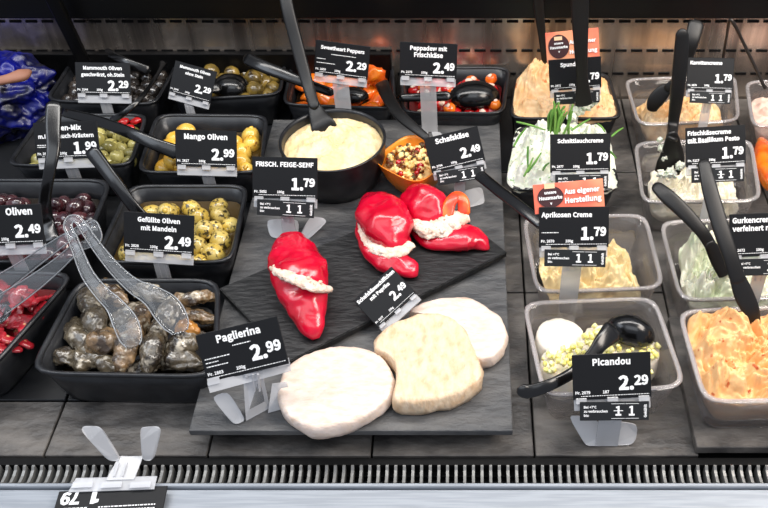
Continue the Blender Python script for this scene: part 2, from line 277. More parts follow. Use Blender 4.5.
# ------------------------------------------------------------------ text: letter shapes of a plain sans serif
GLY = {
' ':(140,'',''),
'+':(97,'0,52 0,77 36,77 36,115 61,115 61,77 97,77 97,52 61,52 61,14 36,14 36,52','2,4,3 2,5,4 0,2,1 0,5,2 0,6,5 0,7,6 11,7,0 10,8,11 8,7,11 10,9,8'),
',':(49,'17,-10 17,-8 24,-7 12,-3 6,11 12,24 26,29 41,22 45,3 37,-23 10,-44 1,-22','5,7,6 4,7,5 4,8,7 3,8,4 3,2,8 2,9,8 1,9,2 0,9,1 11,9,0 10,9,11'),
'-':(61,'59,62 59,36 2,36 2,62','2,0,3 2,1,0'),
'.':(49,'11,24 24,29 38,24 43,10 38,-4 24,-9 11,-4 6,10','0,2,1 7,2,0 7,3,2 6,3,7 6,4,3 6,5,4'),
'0':(97,'14,119 49,138 83,119 95,65 83,10 49,-10 14,10 2,65 60,102 49,110 37,102 31,65 37,27 49,19 60,27 67,65','0,2,1 7,10,0 10,9,0 9,2,0 9,8,2 8,3,2 7,11,10 15,3,8 15,4,3 6,11,7 6,12,11 14,4,15 6,13,12 13,4,14 6,4,13 6,5,4'),
'1':(97,'38,20 38,103 15,103 15,124 34,129 46,135 67,135 67,20 92,20 92,-7 9,-7 9,20','4,6,5 4,7,6 3,1,4 1,7,4 2,1,3 0,7,1 10,0,11 10,7,0 10,8,7 10,9,8'),
'2':(97,'47,59 60,92 55,106 43,111 32,108 16,94 -3,112 21,131 45,137 77,125 89,93 74,50 47,20 42,20 53,20 95,20 95,-7 1,-7 1,12','7,9,8 6,9,7 6,3,9 3,10,9 5,4,6 4,3,6 2,10,3 1,10,2 1,11,10 0,11,1 18,11,0 18,13,11 13,12,11 13,15,14 13,16,15 18,16,13 17,16,18'),
'3':(97,'12,35 29,21 45,18 59,23 64,35 58,48 25,55 25,78 54,85 60,97 56,107 45,111 33,108 17,96 0,117 23,132 46,137 77,128 90,99 82,75 67,64 67,71 85,60 94,34 80,2 46,-9 18,-3 -4,14','15,17,16 14,17,15 14,11,17 11,18,17 13,12,14 12,11,14 10,18,11 9,18,10 9,19,18 8,19,9 7,19,8 6,21,7 21,19,7 21,20,19 6,22,21 6,5,22 5,23,22 4,23,5 27,1,0 3,23,4 3,24,23 2,24,3 27,2,1 27,24,2 26,24,27 26,25,24'),
'4':(97,'-3,29 -3,48 53,135 81,135 81,55 98,55 98,29 81,29 81,-7 53,-7 53,29 53,99 54,104 64,104 60,98 55,89 32,55 53,55 53,88','1,3,2 1,12,3 12,13,3 13,4,3 1,11,12 14,4,13 1,18,11 15,4,14 16,4,15 1,16,18 16,17,18 1,4,16 1,5,4 1,6,5 0,6,1 10,6,0 9,7,10 7,6,10 9,8,7'),
'5':(97,'12,34 28,21 44,18 59,24 65,41 59,58 44,64 36,62 23,55 8,65 13,135 88,135 88,108 39,108 37,88 50,89 82,78 95,42 80,4 46,-9 18,-3 -5,13','9,13,10 13,11,10 13,12,11 9,14,13 14,16,15 9,16,14 9,6,16 6,5,16 5,17,16 8,7,9 7,6,9 4,17,5 4,18,17 3,18,4 21,1,0 2,18,3 21,2,1 21,18,2 20,18,21 20,19,18'),
'6':(97,'19,119 56,137 77,133 97,118 79,99 66,109 59,111 41,101 36,82 36,81 54,86 85,75 97,39 84,4 52,-9 16,9 3,61 63,23 68,39 63,55 51,61 42,58 33,49 39,25 53,18','0,2,1 0,3,2 16,7,0 7,6,0 6,3,0 6,5,3 5,4,3 16,8,7 9,11,10 16,9,8 16,11,9 16,20,11 20,19,11 19,12,11 15,22,16 22,21,16 21,20,16 18,12,19 15,23,22 17,12,18 17,13,12 15,24,23 24,13,17 15,13,24 14,13,15'),
'7':(97,'2,108 2,135 95,135 95,117 66,62 57,-7 27,-7 38,64 60,108','0,2,1 0,3,2 0,8,3 8,4,3 7,4,8 6,4,7 6,5,4'),
'8':(97,'10,57 25,70 25,65 14,77 7,98 19,126 49,137 80,126 91,97 85,75 74,63 74,68 88,56 96,30 83,2 49,-9 15,2 1,31 60,107 49,111 40,108 36,98 42,85 56,78 62,85 64,95 59,46 41,54 33,46 29,34 35,22 49,17 62,21 67,31','5,7,6 4,7,5 4,19,7 19,8,7 4,20,19 18,8,19 4,21,20 25,8,18 3,21,4 3,22,21 25,9,8 24,9,25 3,23,22 23,9,24 3,9,23 2,1,3 1,9,3 1,11,9 11,10,9 0,11,1 0,12,11 17,27,0 27,12,0 27,13,12 17,28,27 26,13,27 17,29,28 33,13,26 17,30,29 16,30,17 32,13,33 32,14,13 16,31,30 31,14,32 16,14,31 15,14,16'),
'9':(97,'18,30 31,20 40,18 57,27 62,47 43,42 12,54 1,89 13,124 45,138 81,120 94,70 79,10 42,-9 20,-5 1,10 34,106 30,89 34,73 46,67 56,70 65,80 59,103 45,111','8,10,9 7,23,8 23,10,8 23,22,10 22,11,10 7,16,23 7,17,16 21,11,22 6,17,7 6,18,17 20,11,21 6,19,18 19,11,20 19,4,11 4,12,11 6,4,19 5,4,6 3,12,4 15,1,0 2,12,3 15,2,1 15,12,2 14,12,15 14,13,12'),
':':(49,'11,24 24,29 38,24 43,10 38,-4 24,-9 11,-4 6,10 11,94 24,100 38,94 43,81 38,67 24,61 11,67 6,81','8,10,9 15,10,8 15,11,10 15,12,11 14,12,15 14,13,12 0,2,1 7,2,0 7,3,2 6,3,7 6,4,3 6,5,4'),
'A':(106,'67,135 115,-7 84,-7 72,33 34,33 22,-7 -8,-7 39,135 60,70 53,91 48,109 57,109 46,70 42,58 63,58','6,10,7 10,0,7 10,11,0 11,1,0 6,9,10 9,1,11 8,1,9 6,12,9 14,1,8 6,13,12 6,4,13 4,14,13 4,3,14 3,1,14 6,5,4 2,1,3'),
'B':(115,'56,135 92,127 107,98 101,76 88,66 88,72 105,63 114,37 98,4 59,-7 11,-7 11,135 72,85 77,95 72,105 53,109 40,109 40,80 52,80 77,25 84,38 78,50 56,55 40,55 40,19 55,19','10,16,11 16,0,11 16,1,0 16,15,1 15,14,1 14,2,1 10,17,16 13,2,14 13,3,2 12,3,13 18,3,12 10,18,17 10,23,18 23,5,18 5,3,18 5,4,3 23,6,5 23,22,6 22,21,6 21,7,6 10,24,23 20,7,21 19,7,20 19,8,7 25,8,19 10,25,24 10,8,25 10,9,8'),
'C':(112,'21,118 66,137 91,132 112,116 95,95 79,107 68,110 43,98 34,65 43,31 67,19 80,22 97,35 115,15 91,-4 65,-9 21,10 3,64','0,2,1 0,3,2 17,7,0 7,6,0 6,3,0 6,5,3 5,4,3 17,8,7 17,9,8 16,9,17 11,13,12 16,10,9 10,13,11 16,13,10 16,14,13 15,14,16'),
'D':(120,'51,135 100,117 117,65 100,12 52,-7 11,-7 11,135 77,32 87,65 77,97 47,109 40,109 40,20 47,20','5,11,6 11,0,6 11,1,0 11,10,1 10,9,1 9,2,1 5,12,11 8,2,9 8,3,2 7,3,8 13,3,7 5,13,12 5,3,13 5,4,3'),
'E':(103,'98,135 98,108 40,108 40,81 89,81 89,54 40,54 40,20 100,20 100,-7 11,-7 11,135','10,2,11 2,0,11 2,1,0 10,3,2 10,6,3 6,4,3 6,5,4 10,7,6 10,8,7 10,9,8'),
'F':(97,'98,135 98,108 40,108 40,78 89,78 89,51 40,51 40,-7 11,-7 11,135','8,2,9 2,0,9 2,1,0 8,3,2 8,6,3 6,4,3 6,5,4 8,7,6'),
'G':(121,'22,118 68,137 94,132 115,116 98,95 83,107 70,110 44,98 34,65 43,31 71,19 81,20 86,23 86,47 59,47 59,73 114,73 114,9 94,-4 67,-9 21,10 3,64','0,2,1 0,3,2 21,7,0 7,6,0 6,3,0 6,5,3 5,4,3 21,8,7 14,16,15 14,13,16 13,17,16 21,9,8 20,9,21 12,17,13 20,10,9 11,17,12 10,17,11 20,17,10 19,17,20 19,18,17'),
'H':(127,'40,135 40,81 87,81 87,135 116,135 116,-7 87,-7 87,54 40,54 40,-7 11,-7 11,135','10,0,11 10,1,0 2,4,3 2,5,4 10,8,1 8,2,1 8,7,2 7,5,2 10,9,8 6,5,7'),
'I':(51,'40,135 40,-7 11,-7 11,135','2,0,3 2,1,0'),
'K':(113,'40,135 40,70 31,70 85,135 120,135 74,79 124,-7 91,-7 55,56 40,38 40,-7 11,-7 11,135','11,0,12 11,2,0 2,1,0 2,4,3 2,5,4 2,8,5 8,6,5 11,9,2 9,8,2 7,6,8 11,10,9'),
'M':(142,'42,135 68,62 72,48 76,39 67,39 70,48 74,62 100,135 131,135 131,-7 103,-7 103,71 104,90 105,102 115,102 107,77 81,6 61,6 35,77 26,102 37,102 38,90 39,71 39,-7 11,-7 11,135','24,19,25 19,0,25 19,20,0 20,1,0 6,13,7 13,8,7 13,14,8 14,9,8 24,18,19 21,1,20 6,12,13 15,9,14 6,11,12 22,1,21 16,9,15 24,17,18 6,10,11 23,1,22 23,5,1 5,2,1 5,2,6 2,10,6 3,10,2 23,4,5 23,3,4 23,17,3 17,16,3 16,10,3 24,23,17 10,9,16'),
'N':(127,'38,135 87,51 99,28 89,28 88,41 87,62 87,135 115,135 115,-7 89,-7 40,78 28,101 38,101 39,88 39,68 39,-7 11,-7 11,135','16,11,17 11,0,17 11,12,0 12,1,0 5,7,6 5,8,7 16,10,11 13,1,12 14,10,13 10,1,13 16,14,10 14,9,10 16,15,14 4,2,5 2,8,5 3,2,4'),
'O':(130,'20,118 65,138 110,118 127,65 110,11 65,-9 20,11 3,65 87,98 65,109 43,98 34,65 43,31 65,19 87,31 96,65','0,2,1 7,10,0 10,9,0 9,2,0 9,8,2 8,3,2 7,11,10 15,3,8 6,11,7 15,4,3 6,12,11 14,4,15 6,13,12 13,4,14 6,4,13 6,5,4'),
'P':(111,'55,135 94,126 109,91 94,55 56,45 40,45 40,-7 11,-7 11,135 73,76 79,91 73,104 52,109 40,109 40,71 52,71','7,13,8 13,0,8 13,1,0 13,12,1 12,11,1 11,2,1 7,14,13 10,2,11 10,3,2 9,3,10 15,3,9 7,15,14 7,5,15 5,3,15 5,4,3 7,6,5'),
'R':(111,'74,79 79,92 74,104 55,109 40,109 40,74 54,74 40,48 40,-7 11,-7 11,135 59,135 95,126 110,93 100,64 83,54 118,-7 84,-7 53,48','9,4,10 4,11,10 4,12,11 4,3,12 3,2,12 2,13,12 9,5,4 1,13,2 1,14,13 0,14,1 6,14,0 9,7,5 7,6,5 7,14,6 7,15,14 7,18,15 18,16,15 9,8,7 17,16,18'),
'S':(104,'17,37 37,22 53,19 69,23 73,33 69,43 56,50 37,58 18,71 7,97 21,126 54,137 79,132 102,116 85,96 68,107 55,110 42,106 38,98 43,89 55,82 73,74 95,60 104,34 90,3 54,-9 26,-3 -1,15','10,12,11 10,13,12 9,16,10 16,13,10 16,15,13 15,14,13 9,17,16 9,18,17 9,19,18 8,19,9 8,20,19 8,21,20 8,22,21 7,22,8 7,23,22 6,23,7 5,23,6 4,23,5 27,1,0 4,24,23 3,24,4 2,24,3 27,2,1 27,24,2 26,24,27 26,25,24'),
'a':(99,'20,54 61,65 59,72 48,77 36,75 18,65 5,88 28,100 52,104 82,92 91,59 91,-7 66,-7 64,5 71,5 57,-4 38,-9 13,0 3,25 62,41 39,35 33,25 35,20 43,17 53,20 62,26','7,9,8 6,9,7 6,3,9 3,10,9 5,4,6 4,3,6 2,10,3 1,10,2 0,10,1 0,19,10 19,11,10 18,20,0 20,19,0 25,11,19 18,21,20 24,11,25 17,21,18 17,22,21 23,14,24 14,11,24 17,23,22 17,13,23 13,14,23 15,11,14 17,15,13 15,12,13 16,15,17 12,11,15'),
'b':(108,'36,3 35,-7 10,-7 10,146 39,146 39,101 39,97 43,100 62,104 95,89 106,49 92,6 59,-9 42,-5 29,3 71,70 57,77 48,75 39,68 39,25 47,19 54,18 69,26 76,49','2,4,3 2,5,4 7,9,8 2,6,5 6,9,7 2,18,6 18,17,6 17,9,6 17,16,9 16,15,9 15,10,9 23,10,15 2,19,18 22,10,23 22,11,10 21,11,22 2,20,19 2,21,20 2,14,21 14,11,21 14,0,11 0,12,11 2,13,14 1,13,0 13,12,0 2,1,13'),
'c':(89,'18,89 54,104 73,100 92,88 76,67 63,76 56,77 39,69 32,47 39,26 56,18 65,20 79,30 93,8 72,-5 53,-9 17,6 2,48','0,2,1 0,3,2 17,7,0 7,6,0 6,3,0 6,5,3 5,4,3 17,8,7 16,8,17 16,9,8 11,13,12 16,10,9 10,13,11 16,13,10 16,14,13 15,14,16'),
'd':(109,'16,89 50,104 67,101 70,99 70,103 70,146 99,146 99,-7 74,-7 72,5 80,5 67,-4 48,-9 15,6 2,48 70,71 62,76 54,77 39,69 32,47 38,25 53,18 61,20 70,27','4,6,5 4,7,6 0,2,1 3,7,4 0,3,2 0,16,3 16,15,3 15,7,3 14,18,0 18,17,0 17,16,0 23,7,15 14,19,18 13,19,14 13,20,19 22,7,23 13,21,20 21,10,22 10,7,22 13,10,21 12,9,13 9,10,13 12,11,9 11,8,9 11,7,10 8,7,11'),
'e':(97,'17,89 52,105 85,90 96,54 96,47 95,37 34,37 39,24 57,17 67,19 83,27 95,4 74,-6 54,-9 17,6 2,47 64,72 52,78 39,72 35,62 67,62','0,2,1 0,17,2 17,16,2 16,3,2 15,18,0 18,17,0 20,3,16 15,19,18 15,20,19 15,3,20 15,4,3 14,6,15 6,4,15 6,5,4 14,7,6 9,11,10 14,8,7 8,11,9 14,11,8 13,11,14 13,12,11'),
'f':(57,'12,101 12,111 20,138 45,148 56,147 70,143 63,118 52,122 49,122 44,120 41,109 41,102 61,102 61,76 41,76 41,-7 12,-7 12,76 -1,76 -1,100','2,4,3 2,5,4 2,6,5 1,8,2 8,7,2 7,6,2 1,9,8 1,10,9 0,10,1 0,11,10 0,12,11 0,13,12 19,13,0 18,13,19 17,13,18 16,14,17 14,13,17 16,15,14'),
'g':(99,'7,-3 16,6 16,1 11,7 8,20 12,34 18,40 18,36 10,45 6,64 18,93 47,104 57,103 62,102 101,102 101,76 87,76 87,77 90,63 78,34 49,23 39,25 36,26 35,25 35,23 36,20 45,18 64,18 92,12 104,-11 88,-39 48,-50 16,-43 2,-19 57,75 48,79 39,75 35,64 39,52 48,48 57,52 61,64 71,-10 61,-8 45,-8 38,-8 35,-7 31,-11 30,-15 34,-22 50,-26 68,-21 73,-13','10,12,11 10,13,12 10,14,13 10,15,14 9,35,10 35,15,10 9,36,35 34,17,35 17,15,35 34,18,17 16,15,17 9,37,36 41,18,34 8,37,9 40,18,41 8,38,37 40,19,18 39,19,40 8,39,38 8,19,39 7,6,8 6,19,8 5,19,6 5,20,19 4,22,5 22,20,5 4,23,22 21,20,22 4,24,23 4,25,24 4,26,25 3,26,4 26,28,27 3,28,26 3,1,28 1,29,28 2,1,3 0,29,1 33,46,0 46,43,0 43,29,0 33,47,46 45,43,46 44,43,45 42,29,43 52,29,42 52,30,29 33,48,47 51,30,52 33,49,48 32,49,33 50,30,51 32,50,49 32,30,50 32,31,30'),
'h':(106,'39,146 39,101 39,95 43,99 64,104 91,93 99,61 99,-7 70,-7 70,57 66,73 58,77 48,74 39,66 39,-7 10,-7 10,146','15,0,16 15,1,0 3,5,4 15,2,1 2,5,3 15,13,2 13,12,2 12,5,2 12,11,5 11,6,5 10,6,11 9,6,10 15,14,13 9,7,6 8,7,9'),
'i':(48,'12,138 24,143 37,138 42,125 37,113 24,108 11,113 7,125 39,102 39,-7 10,-7 10,102','10,8,11 10,9,8 0,2,1 0,3,2 7,3,0 7,4,3 6,4,7 5,4,6'),
'k':(97,'38,146 38,51 29,51 70,102 104,102 67,56 107,-7 74,-7 49,35 38,23 38,-7 10,-7 10,146','11,0,12 11,2,0 2,1,0 2,4,3 2,5,4 2,6,5 11,8,2 8,6,2 11,9,8 7,6,8 11,10,9'),
'l':(50,'10,146 39,146 39,19 39,17 38,18 37,18 45,19 50,-6 39,-8 32,-9 15,-1 10,18','11,1,0 11,2,1 5,4,6 4,3,6 3,7,6 11,3,2 10,3,11 10,7,3 9,7,10 9,8,7'),
'm':(162,'35,102 37,88 29,88 42,99 61,104 82,98 88,89 99,98 119,104 146,93 154,61 154,-7 125,-7 125,57 121,73 113,77 105,74 96,66 96,-7 67,-7 67,57 64,73 56,77 48,74 39,66 39,-7 10,-7 10,102','7,9,8 3,5,4 26,2,27 2,0,27 2,1,0 2,5,3 6,9,7 2,6,5 6,10,9 2,15,6 15,10,6 26,24,2 24,23,2 23,22,2 22,15,2 22,16,15 14,10,15 21,16,22 21,17,16 20,17,21 13,10,14 26,25,24 20,18,17 13,11,10 19,18,20 12,11,13'),
'n':(107,'35,102 37,88 29,88 43,99 64,104 91,93 99,61 99,-7 70,-7 70,57 66,73 58,77 48,74 39,66 39,-7 10,-7 10,102','3,5,4 15,2,16 2,0,16 2,1,0 2,5,3 2,6,5 15,13,2 13,12,2 12,11,2 11,6,2 10,6,11 9,6,10 15,14,13 9,7,6 8,7,9'),
'o':(106,'17,89 53,105 89,89 104,47 89,6 53,-9 17,6 2,47 68,69 53,77 39,69 32,47 39,26 53,18 68,26 74,47','0,2,1 7,10,0 10,9,0 9,2,0 9,8,2 8,3,2 7,11,10 15,3,8 14,3,15 7,12,11 6,12,7 14,4,3 13,4,14 6,13,12 6,4,13 5,4,6'),
'p':(109,'35,102 36,91 29,91 43,99 62,104 95,89 106,49 92,6 59,-9 42,-6 39,-3 39,-8 39,-47 10,-47 10,102 71,70 57,77 48,75 39,68 39,25 47,19 54,18 69,26 76,49','3,5,4 13,2,14 2,0,14 2,1,0 2,5,3 13,18,2 18,17,2 17,5,2 17,16,5 16,15,5 15,6,5 23,6,15 13,19,18 22,6,23 22,7,6 21,7,22 13,20,19 13,10,20 10,21,20 10,7,21 10,8,7 13,11,10 9,8,10 13,12,11'),
'r':(68,'35,102 37,84 28,84 39,98 57,104 65,103 76,100 70,73 60,76 57,77 48,73 39,59 39,-7 10,-7 10,102','3,5,4 3,6,5 13,2,14 2,0,14 2,1,0 3,7,6 2,8,3 8,7,3 13,11,2 11,10,2 10,9,2 9,8,2 13,12,11'),
's':(82,'12,30 29,19 41,17 51,20 53,25 49,31 36,37 15,48 4,70 15,95 43,104 62,100 83,89 67,68 53,77 44,78 35,76 33,72 37,66 49,61 71,50 83,26 71,1 41,-9 19,-5 -4,9','9,11,10 9,12,11 8,12,9 8,15,12 15,14,12 14,13,12 8,16,15 8,17,16 8,18,17 7,18,8 7,19,18 7,20,19 7,21,20 6,21,7 5,21,6 4,21,5 25,1,0 4,22,21 3,22,4 2,22,3 25,2,1 25,22,2 24,22,25 24,23,22'),
't':(66,'12,76 -2,76 -2,100 14,101 15,128 41,128 41,102 67,102 67,76 41,76 41,30 44,20 50,17 54,18 65,22 71,-3 56,-8 45,-9 19,2 12,29','3,5,4 3,6,5 3,7,6 3,8,7 2,8,3 1,8,2 0,8,1 19,9,0 9,8,0 19,10,9 19,11,10 18,11,19 13,15,14 18,12,11 12,15,13 18,15,12 17,15,18 17,16,15'),
'u':(106,'8,102 37,102 37,37 41,22 49,18 58,21 68,30 68,102 97,102 97,-7 71,-7 70,8 78,8 64,-3 43,-9 16,2 8,34','16,1,0 16,2,1 6,8,7 6,9,8 16,3,2 15,3,16 5,12,6 12,9,6 15,4,3 4,12,5 15,11,4 11,12,4 13,9,12 15,13,11 13,10,11 14,13,15 10,9,13'),
'v':(91,'24,102 43,43 47,29 50,19 42,19 45,29 49,43 68,102 98,102 60,-7 32,-7 -7,102','10,0,11 10,1,0 6,8,7 6,9,8 10,5,1 5,2,1 5,2,6 2,9,6 10,4,5 3,9,2 10,3,4 10,9,3'),
'w':(140,'26,102 42,42 44,28 46,20 36,20 38,28 58,102 83,102 100,42 103,28 105,20 96,20 97,28 115,102 144,102 115,-7 86,-7 71,50 67,63 65,72 75,72 73,63 69,49 55,-7 26,-7 -4,102','24,0,25 24,1,0 1,7,6 1,19,7 19,20,7 20,8,7 8,14,13 8,15,14 1,18,19 21,8,20 1,17,18 22,17,21 17,8,21 1,22,17 22,16,17 1,23,22 5,2,1 2,23,1 12,9,8 9,15,8 24,5,1 5,2,1 12,10,9 24,4,5 11,10,12 3,23,2 4,23,3 24,23,4'),
'x':(87,'-7,102 26,102 41,78 45,70 48,65 41,65 44,69 48,77 62,102 94,102 61,48 97,-7 63,-7 47,19 43,27 39,33 46,33 43,28 38,19 23,-7 -9,-7 26,50','21,1,0 21,2,1 7,9,8 7,10,9 21,6,2 6,3,2 6,3,7 3,10,7 4,10,3 21,5,6 21,4,5 21,10,4 20,15,21 15,10,21 15,16,10 16,11,10 20,14,15 17,11,16 18,13,17 13,11,17 20,18,14 18,13,14 20,19,18 12,11,13'),
'z':(83,'44,76 5,76 5,102 83,102 83,84 39,19 85,19 85,-7 0,-7 0,11','1,3,2 1,4,3 1,0,4 0,5,4 9,5,0 9,6,5 9,7,6 8,7,9'),
'°':(65,'10,132 33,141 55,132 64,109 55,86 33,77 10,86 1,109 38,116 33,118 27,116 25,109 27,102 33,100 38,102 40,109','0,2,1 7,2,0 7,9,2 9,3,2 7,10,9 8,3,9 15,3,8 7,11,10 7,12,11 14,3,15 14,4,3 6,12,7 6,13,12 13,4,14 6,4,13 6,5,4'),
'ä':(99,'59,137 71,141 83,137 88,125 83,113 71,108 59,113 54,125 20,54 61,65 59,72 48,77 36,75 18,65 5,88 28,100 52,104 82,92 91,59 91,-7 66,-7 64,5 71,5 57,-4 38,-9 13,0 3,25 62,41 39,35 33,25 35,20 43,17 53,20 62,26 22,136 33,141 45,137 50,125 45,113 33,108 22,113 17,125','15,17,16 14,17,15 14,11,17 11,18,17 13,12,14 12,11,14 10,18,11 9,18,10 8,18,9 8,27,18 27,19,18 26,28,8 28,27,8 33,19,27 26,29,28 32,19,33 25,29,26 25,30,29 31,22,32 22,19,32 25,31,30 25,21,31 21,22,31 23,19,22 25,23,21 23,20,21 24,23,25 20,19,23 34,36,35 34,37,36 41,37,34 40,37,41 40,38,37 39,38,40 0,2,1 7,2,0 7,3,2 6,3,7 6,4,3 5,4,6'),
'ü':(106,'60,136 72,141 84,137 89,125 84,113 72,108 60,113 55,125 8,102 37,102 37,37 41,22 49,18 58,21 68,30 68,102 97,102 97,-7 71,-7 70,8 78,8 64,-3 43,-9 16,2 8,34 22,136 34,141 46,137 51,125 46,113 34,108 22,113 17,125','24,9,8 24,10,9 14,16,15 14,17,16 24,11,10 23,11,24 13,20,14 20,17,14 23,12,11 12,20,13 23,19,12 19,20,12 21,17,20 23,21,19 21,18,19 22,21,23 18,17,21 25,27,26 25,28,27 32,28,25 31,28,32 31,29,28 30,29,31 0,2,1 0,3,2 7,3,0 6,3,7 6,4,3 5,4,6'),
}
_glyph = {}
def glyph(ch):
    if ch not in _glyph:
        adv, v, f = GLY.get(ch, GLY[' '])
        _glyph[ch] = (adv/500, [tuple(int(c)/500 for c in p.split(',')) for p in v.split()], [[int(c) for c in p.split(',')] for p in f.split()])
    return _glyph[ch]
CAP = max(v[1] for v in glyph('H')[1])
GLY[' '] = (int(CAP*500*.38), '', ''); _glyph.pop(' ', None)
def text_polys(s, bold=.018):
    vs = []; fs = []; x = 0; bold = bold*.4*CAP/.73
    for ch in s:
        adv, v, f = glyph(ch); n = len(vs)
        vs += [Vector((x+a, b, 0)) for a, b in v]; fs += [[k+n for k in t] for t in f]; x += adv+bold
    return vs, fs
def text(bm, s, x, y, mtx, height=None, width=None, align='c', bold=.018, rot=0, shear=0):
    """x,y = baseline anchor; height = cap height (m) or width = total width (m)"""
    vs, fs = text_polys(s, bold)
    if not vs: return
    x0 = min(v.x for v in vs); x1 = max(v.x for v in vs)
    k = (height/CAP) if height else width/(x1-x0)
    ax = {'c': (x0+x1)/2, 'l': x0, 'r': x1}[align]
    R = Matrix.Rotation(rot, 3, 'Z'); o_ = bold*.42*CAP/.73
    for lev, (dx, dy) in enumerate(((0, 0),) if bold < .016 else ((-o_, -o_), (o_, -o_), (o_, o_), (-o_, o_), (0, 0))):
        nv = []
        for v in vs:
            q = R @ Vector(((v.x+dx-ax)*k, (v.y+dy)*k, 0))
            nv.append(bm.verts.new(mtx @ Vector((q.x+x, q.y+y, lev*.00006))))
        for f in fs:
            try: bm.faces.new([nv[i] for i in f])
            except ValueError: pass

# ------------------------------------------------------------------ price signs
CARDS = []
def sign(tl, tr, br, bl, label, lines, price, zb=.085, e=35, strip=False, promo=False, promo_h=.36, z0=0.0, stem=True, feet=None,
         number='', gram='100g', title_w=None, small=None, footdy=-.01, price_v=.50, thin=False, small_v=None, group='price signs in the deli counter', align='c', tx=None, strike=False, stemw=.2, stem_len=None):
    bcx, bcy = (bl[0]+br[0])/2, (bl[1]+br[1])/2
    o = P(bcx, bcy, zb); e = radians(e); n = Vector((0, -cos(e), sin(e)))
    q = [PPL(*c, o, n) for c in (tl, tr, br, bl)]
    U = ((q[1]-q[0])+(q[2]-q[3])).normalized(); V = n.cross(U).normalized()
    W = ((q[1]-q[0]).length+(q[2]-q[3]).length)/2; Hc = ((q[0]-q[3]).length+(q[1]-q[2]).length)/2
    ctr = (q[0]+q[1]+q[2]+q[3])/4; bc = ctr-V*Hc/2
    MT = Matrix(((U.x, V.x, n.x, bc.x), (U.y, V.y, n.y, bc.y), (U.z, V.z, n.z, bc.z), (0, 0, 0, 1)))
    CARDS.append((min(c[0] for c in (tl, tr, br, bl)), min(c[1] for c in (tl, tr, br, bl)), max(c[0] for c in (tl, tr, br, bl)), max(c[1] for c in (tl, tr, br, bl))))
    foot = Vector((bc.x, bc.y+footdy, z0))
    root = empty('price_sign', foot, label, 'price sign', group)
    bm = bmesh.new(); box(bm, (0, Hc/2, -.0006), (W, Hc, .0012), MT, .0005, 1)
    obj('card', bm, M['card'], root, smooth=False)
    bm = bmesh.new(); T = MT @ Matrix.Translation((0, 0, .0004))
    nl = len(lines); lh = .125*W if nl == 1 else .105*W
    ty = Hc-.045*W-lh*.8
    for i, (s, wf) in enumerate(lines):
        x = 0 if tx is None else tx*W
        a = align
        if a == 'l': x = -W/2+.035*W if tx is None else tx*W
        text(bm, s, x, ty-i*lh*1.12, T, width=wf*W, align=a)
    if price:
        a_, b_ = price.split('.') if '.' in price else price
        h1 = .175*W; h2 = .122*W; py = Hc*(1-price_v)-h1 + (0 if nl < 2 else -.03*W)
        text(bm, b_, W*.46, py+h1-h2, T, height=h2, align='r', bold=.03)
        vs_, _f = text_polys(b_, .03); wcent = (max(v.x for v in vs_)-min(v.x for v in vs_))*h2/CAP
        text(bm, a_+'.', W*.455-wcent-.004*W, py, T, height=h1, align='r', bold=.035)
    if number: text(bm, 'Nr. '+number, -W*.47, Hc*.13, T, height=.038*W, align='l', bold=.01)
    if gram: text(bm, gram, -W*.12, Hc*.13, T, height=.038*W, align='l', bold=.01)
    # unreadable fine print as small dashes
    rr = random.Random(int(W*1e6))
    def dashes(x0, x1, y, h):
        x = x0
        while x < x1:
            l = rr.uniform(.01, .035)*W
            vv = [bm.verts.new(T @ Vector(p)) for p in ((x, y, 0), (min(x+l, x1), y, 0), (min(x+l, x1), y+h, 0), (x, y+h, 0))]
            bm.faces.new(vv); x += l+.008*W
    if number: dashes(-W*.40, W*.47, Hc*.075, .008*W)
    if small:
        for k, (x0, x1, v) in enumerate(small): dashes(W*x0, W*x1, Hc*v, .012*W)
    obj('lettering', bm, M['white'], root, smooth=False)
    # holder
    hb = bmesh.new()
    if stem is not None:
        bw = W*.98; th = .0016
        box(hb, (0, -.0055*W/.08, -.003), (bw, .013*W/.08, th), MT, .0006, 1)
        for cx in (-.40, 0, .40): box(hb, (cx*W, -.001*W/.08, .0004), (.14*W, .006*W/.08, .002), MT, .0005, 1)
        if stem:
            sw = W*stemw
            top = MT @ Vector((0, -.008, -.003)); bot = foot+Vector((0, 0, .001))
            d = (top-bot).normalized(); s = Vector((1, 0, 0)); nn = s.cross(d).normalized()
            if nn.y > 0: nn = -nn
            prism(hb, [bot-s*sw/2, bot+s*sw/2, top+s*sw/2, top-s*sw/2], nn, .0016)
            for cx in (-.2, .2):
                b1 = top+s*(cx*sw)-nn*-.0005; 
                prism(hb, [b1-s*.001-d*.024, b1+s*.001-d*.024, b1+s*.001-d*.004, b1-s*.001-d*.004], nn, .003)
            # two splayed foot flaps on the surface
            if feet is None:
                for sg in (-1, 1):
                    c = bot
                    pts = [c+Vector((sg*sw*.1, 0, 0)), c+Vector((sg*sw*.6, 0, 0)), c+Vector((sg*sw*1.25, -.016, 0)), c+Vector((sg*sw*1.05, -.022, 0)), c+Vector((sg*sw*.3, -.018, 0))]
                    if sg < 0: pts.reverse()
                    prism(hb, pts, Vector((0, 0, 1)), .0012)
        if feet:
            for poly, zz in feet:
                pts = [P(x, y, z) for (x, y), z in zip(poly, zz)]
                nn = (pts[1]-pts[0]).cross(pts[2]-pts[0]).normalized(); pts = chaikin(pts)
                if nn.z < 0: nn = -nn; 
                prism(hb, pts, nn, .0012)
        obj('holder', hb, M['holder'], root, smooth=False)
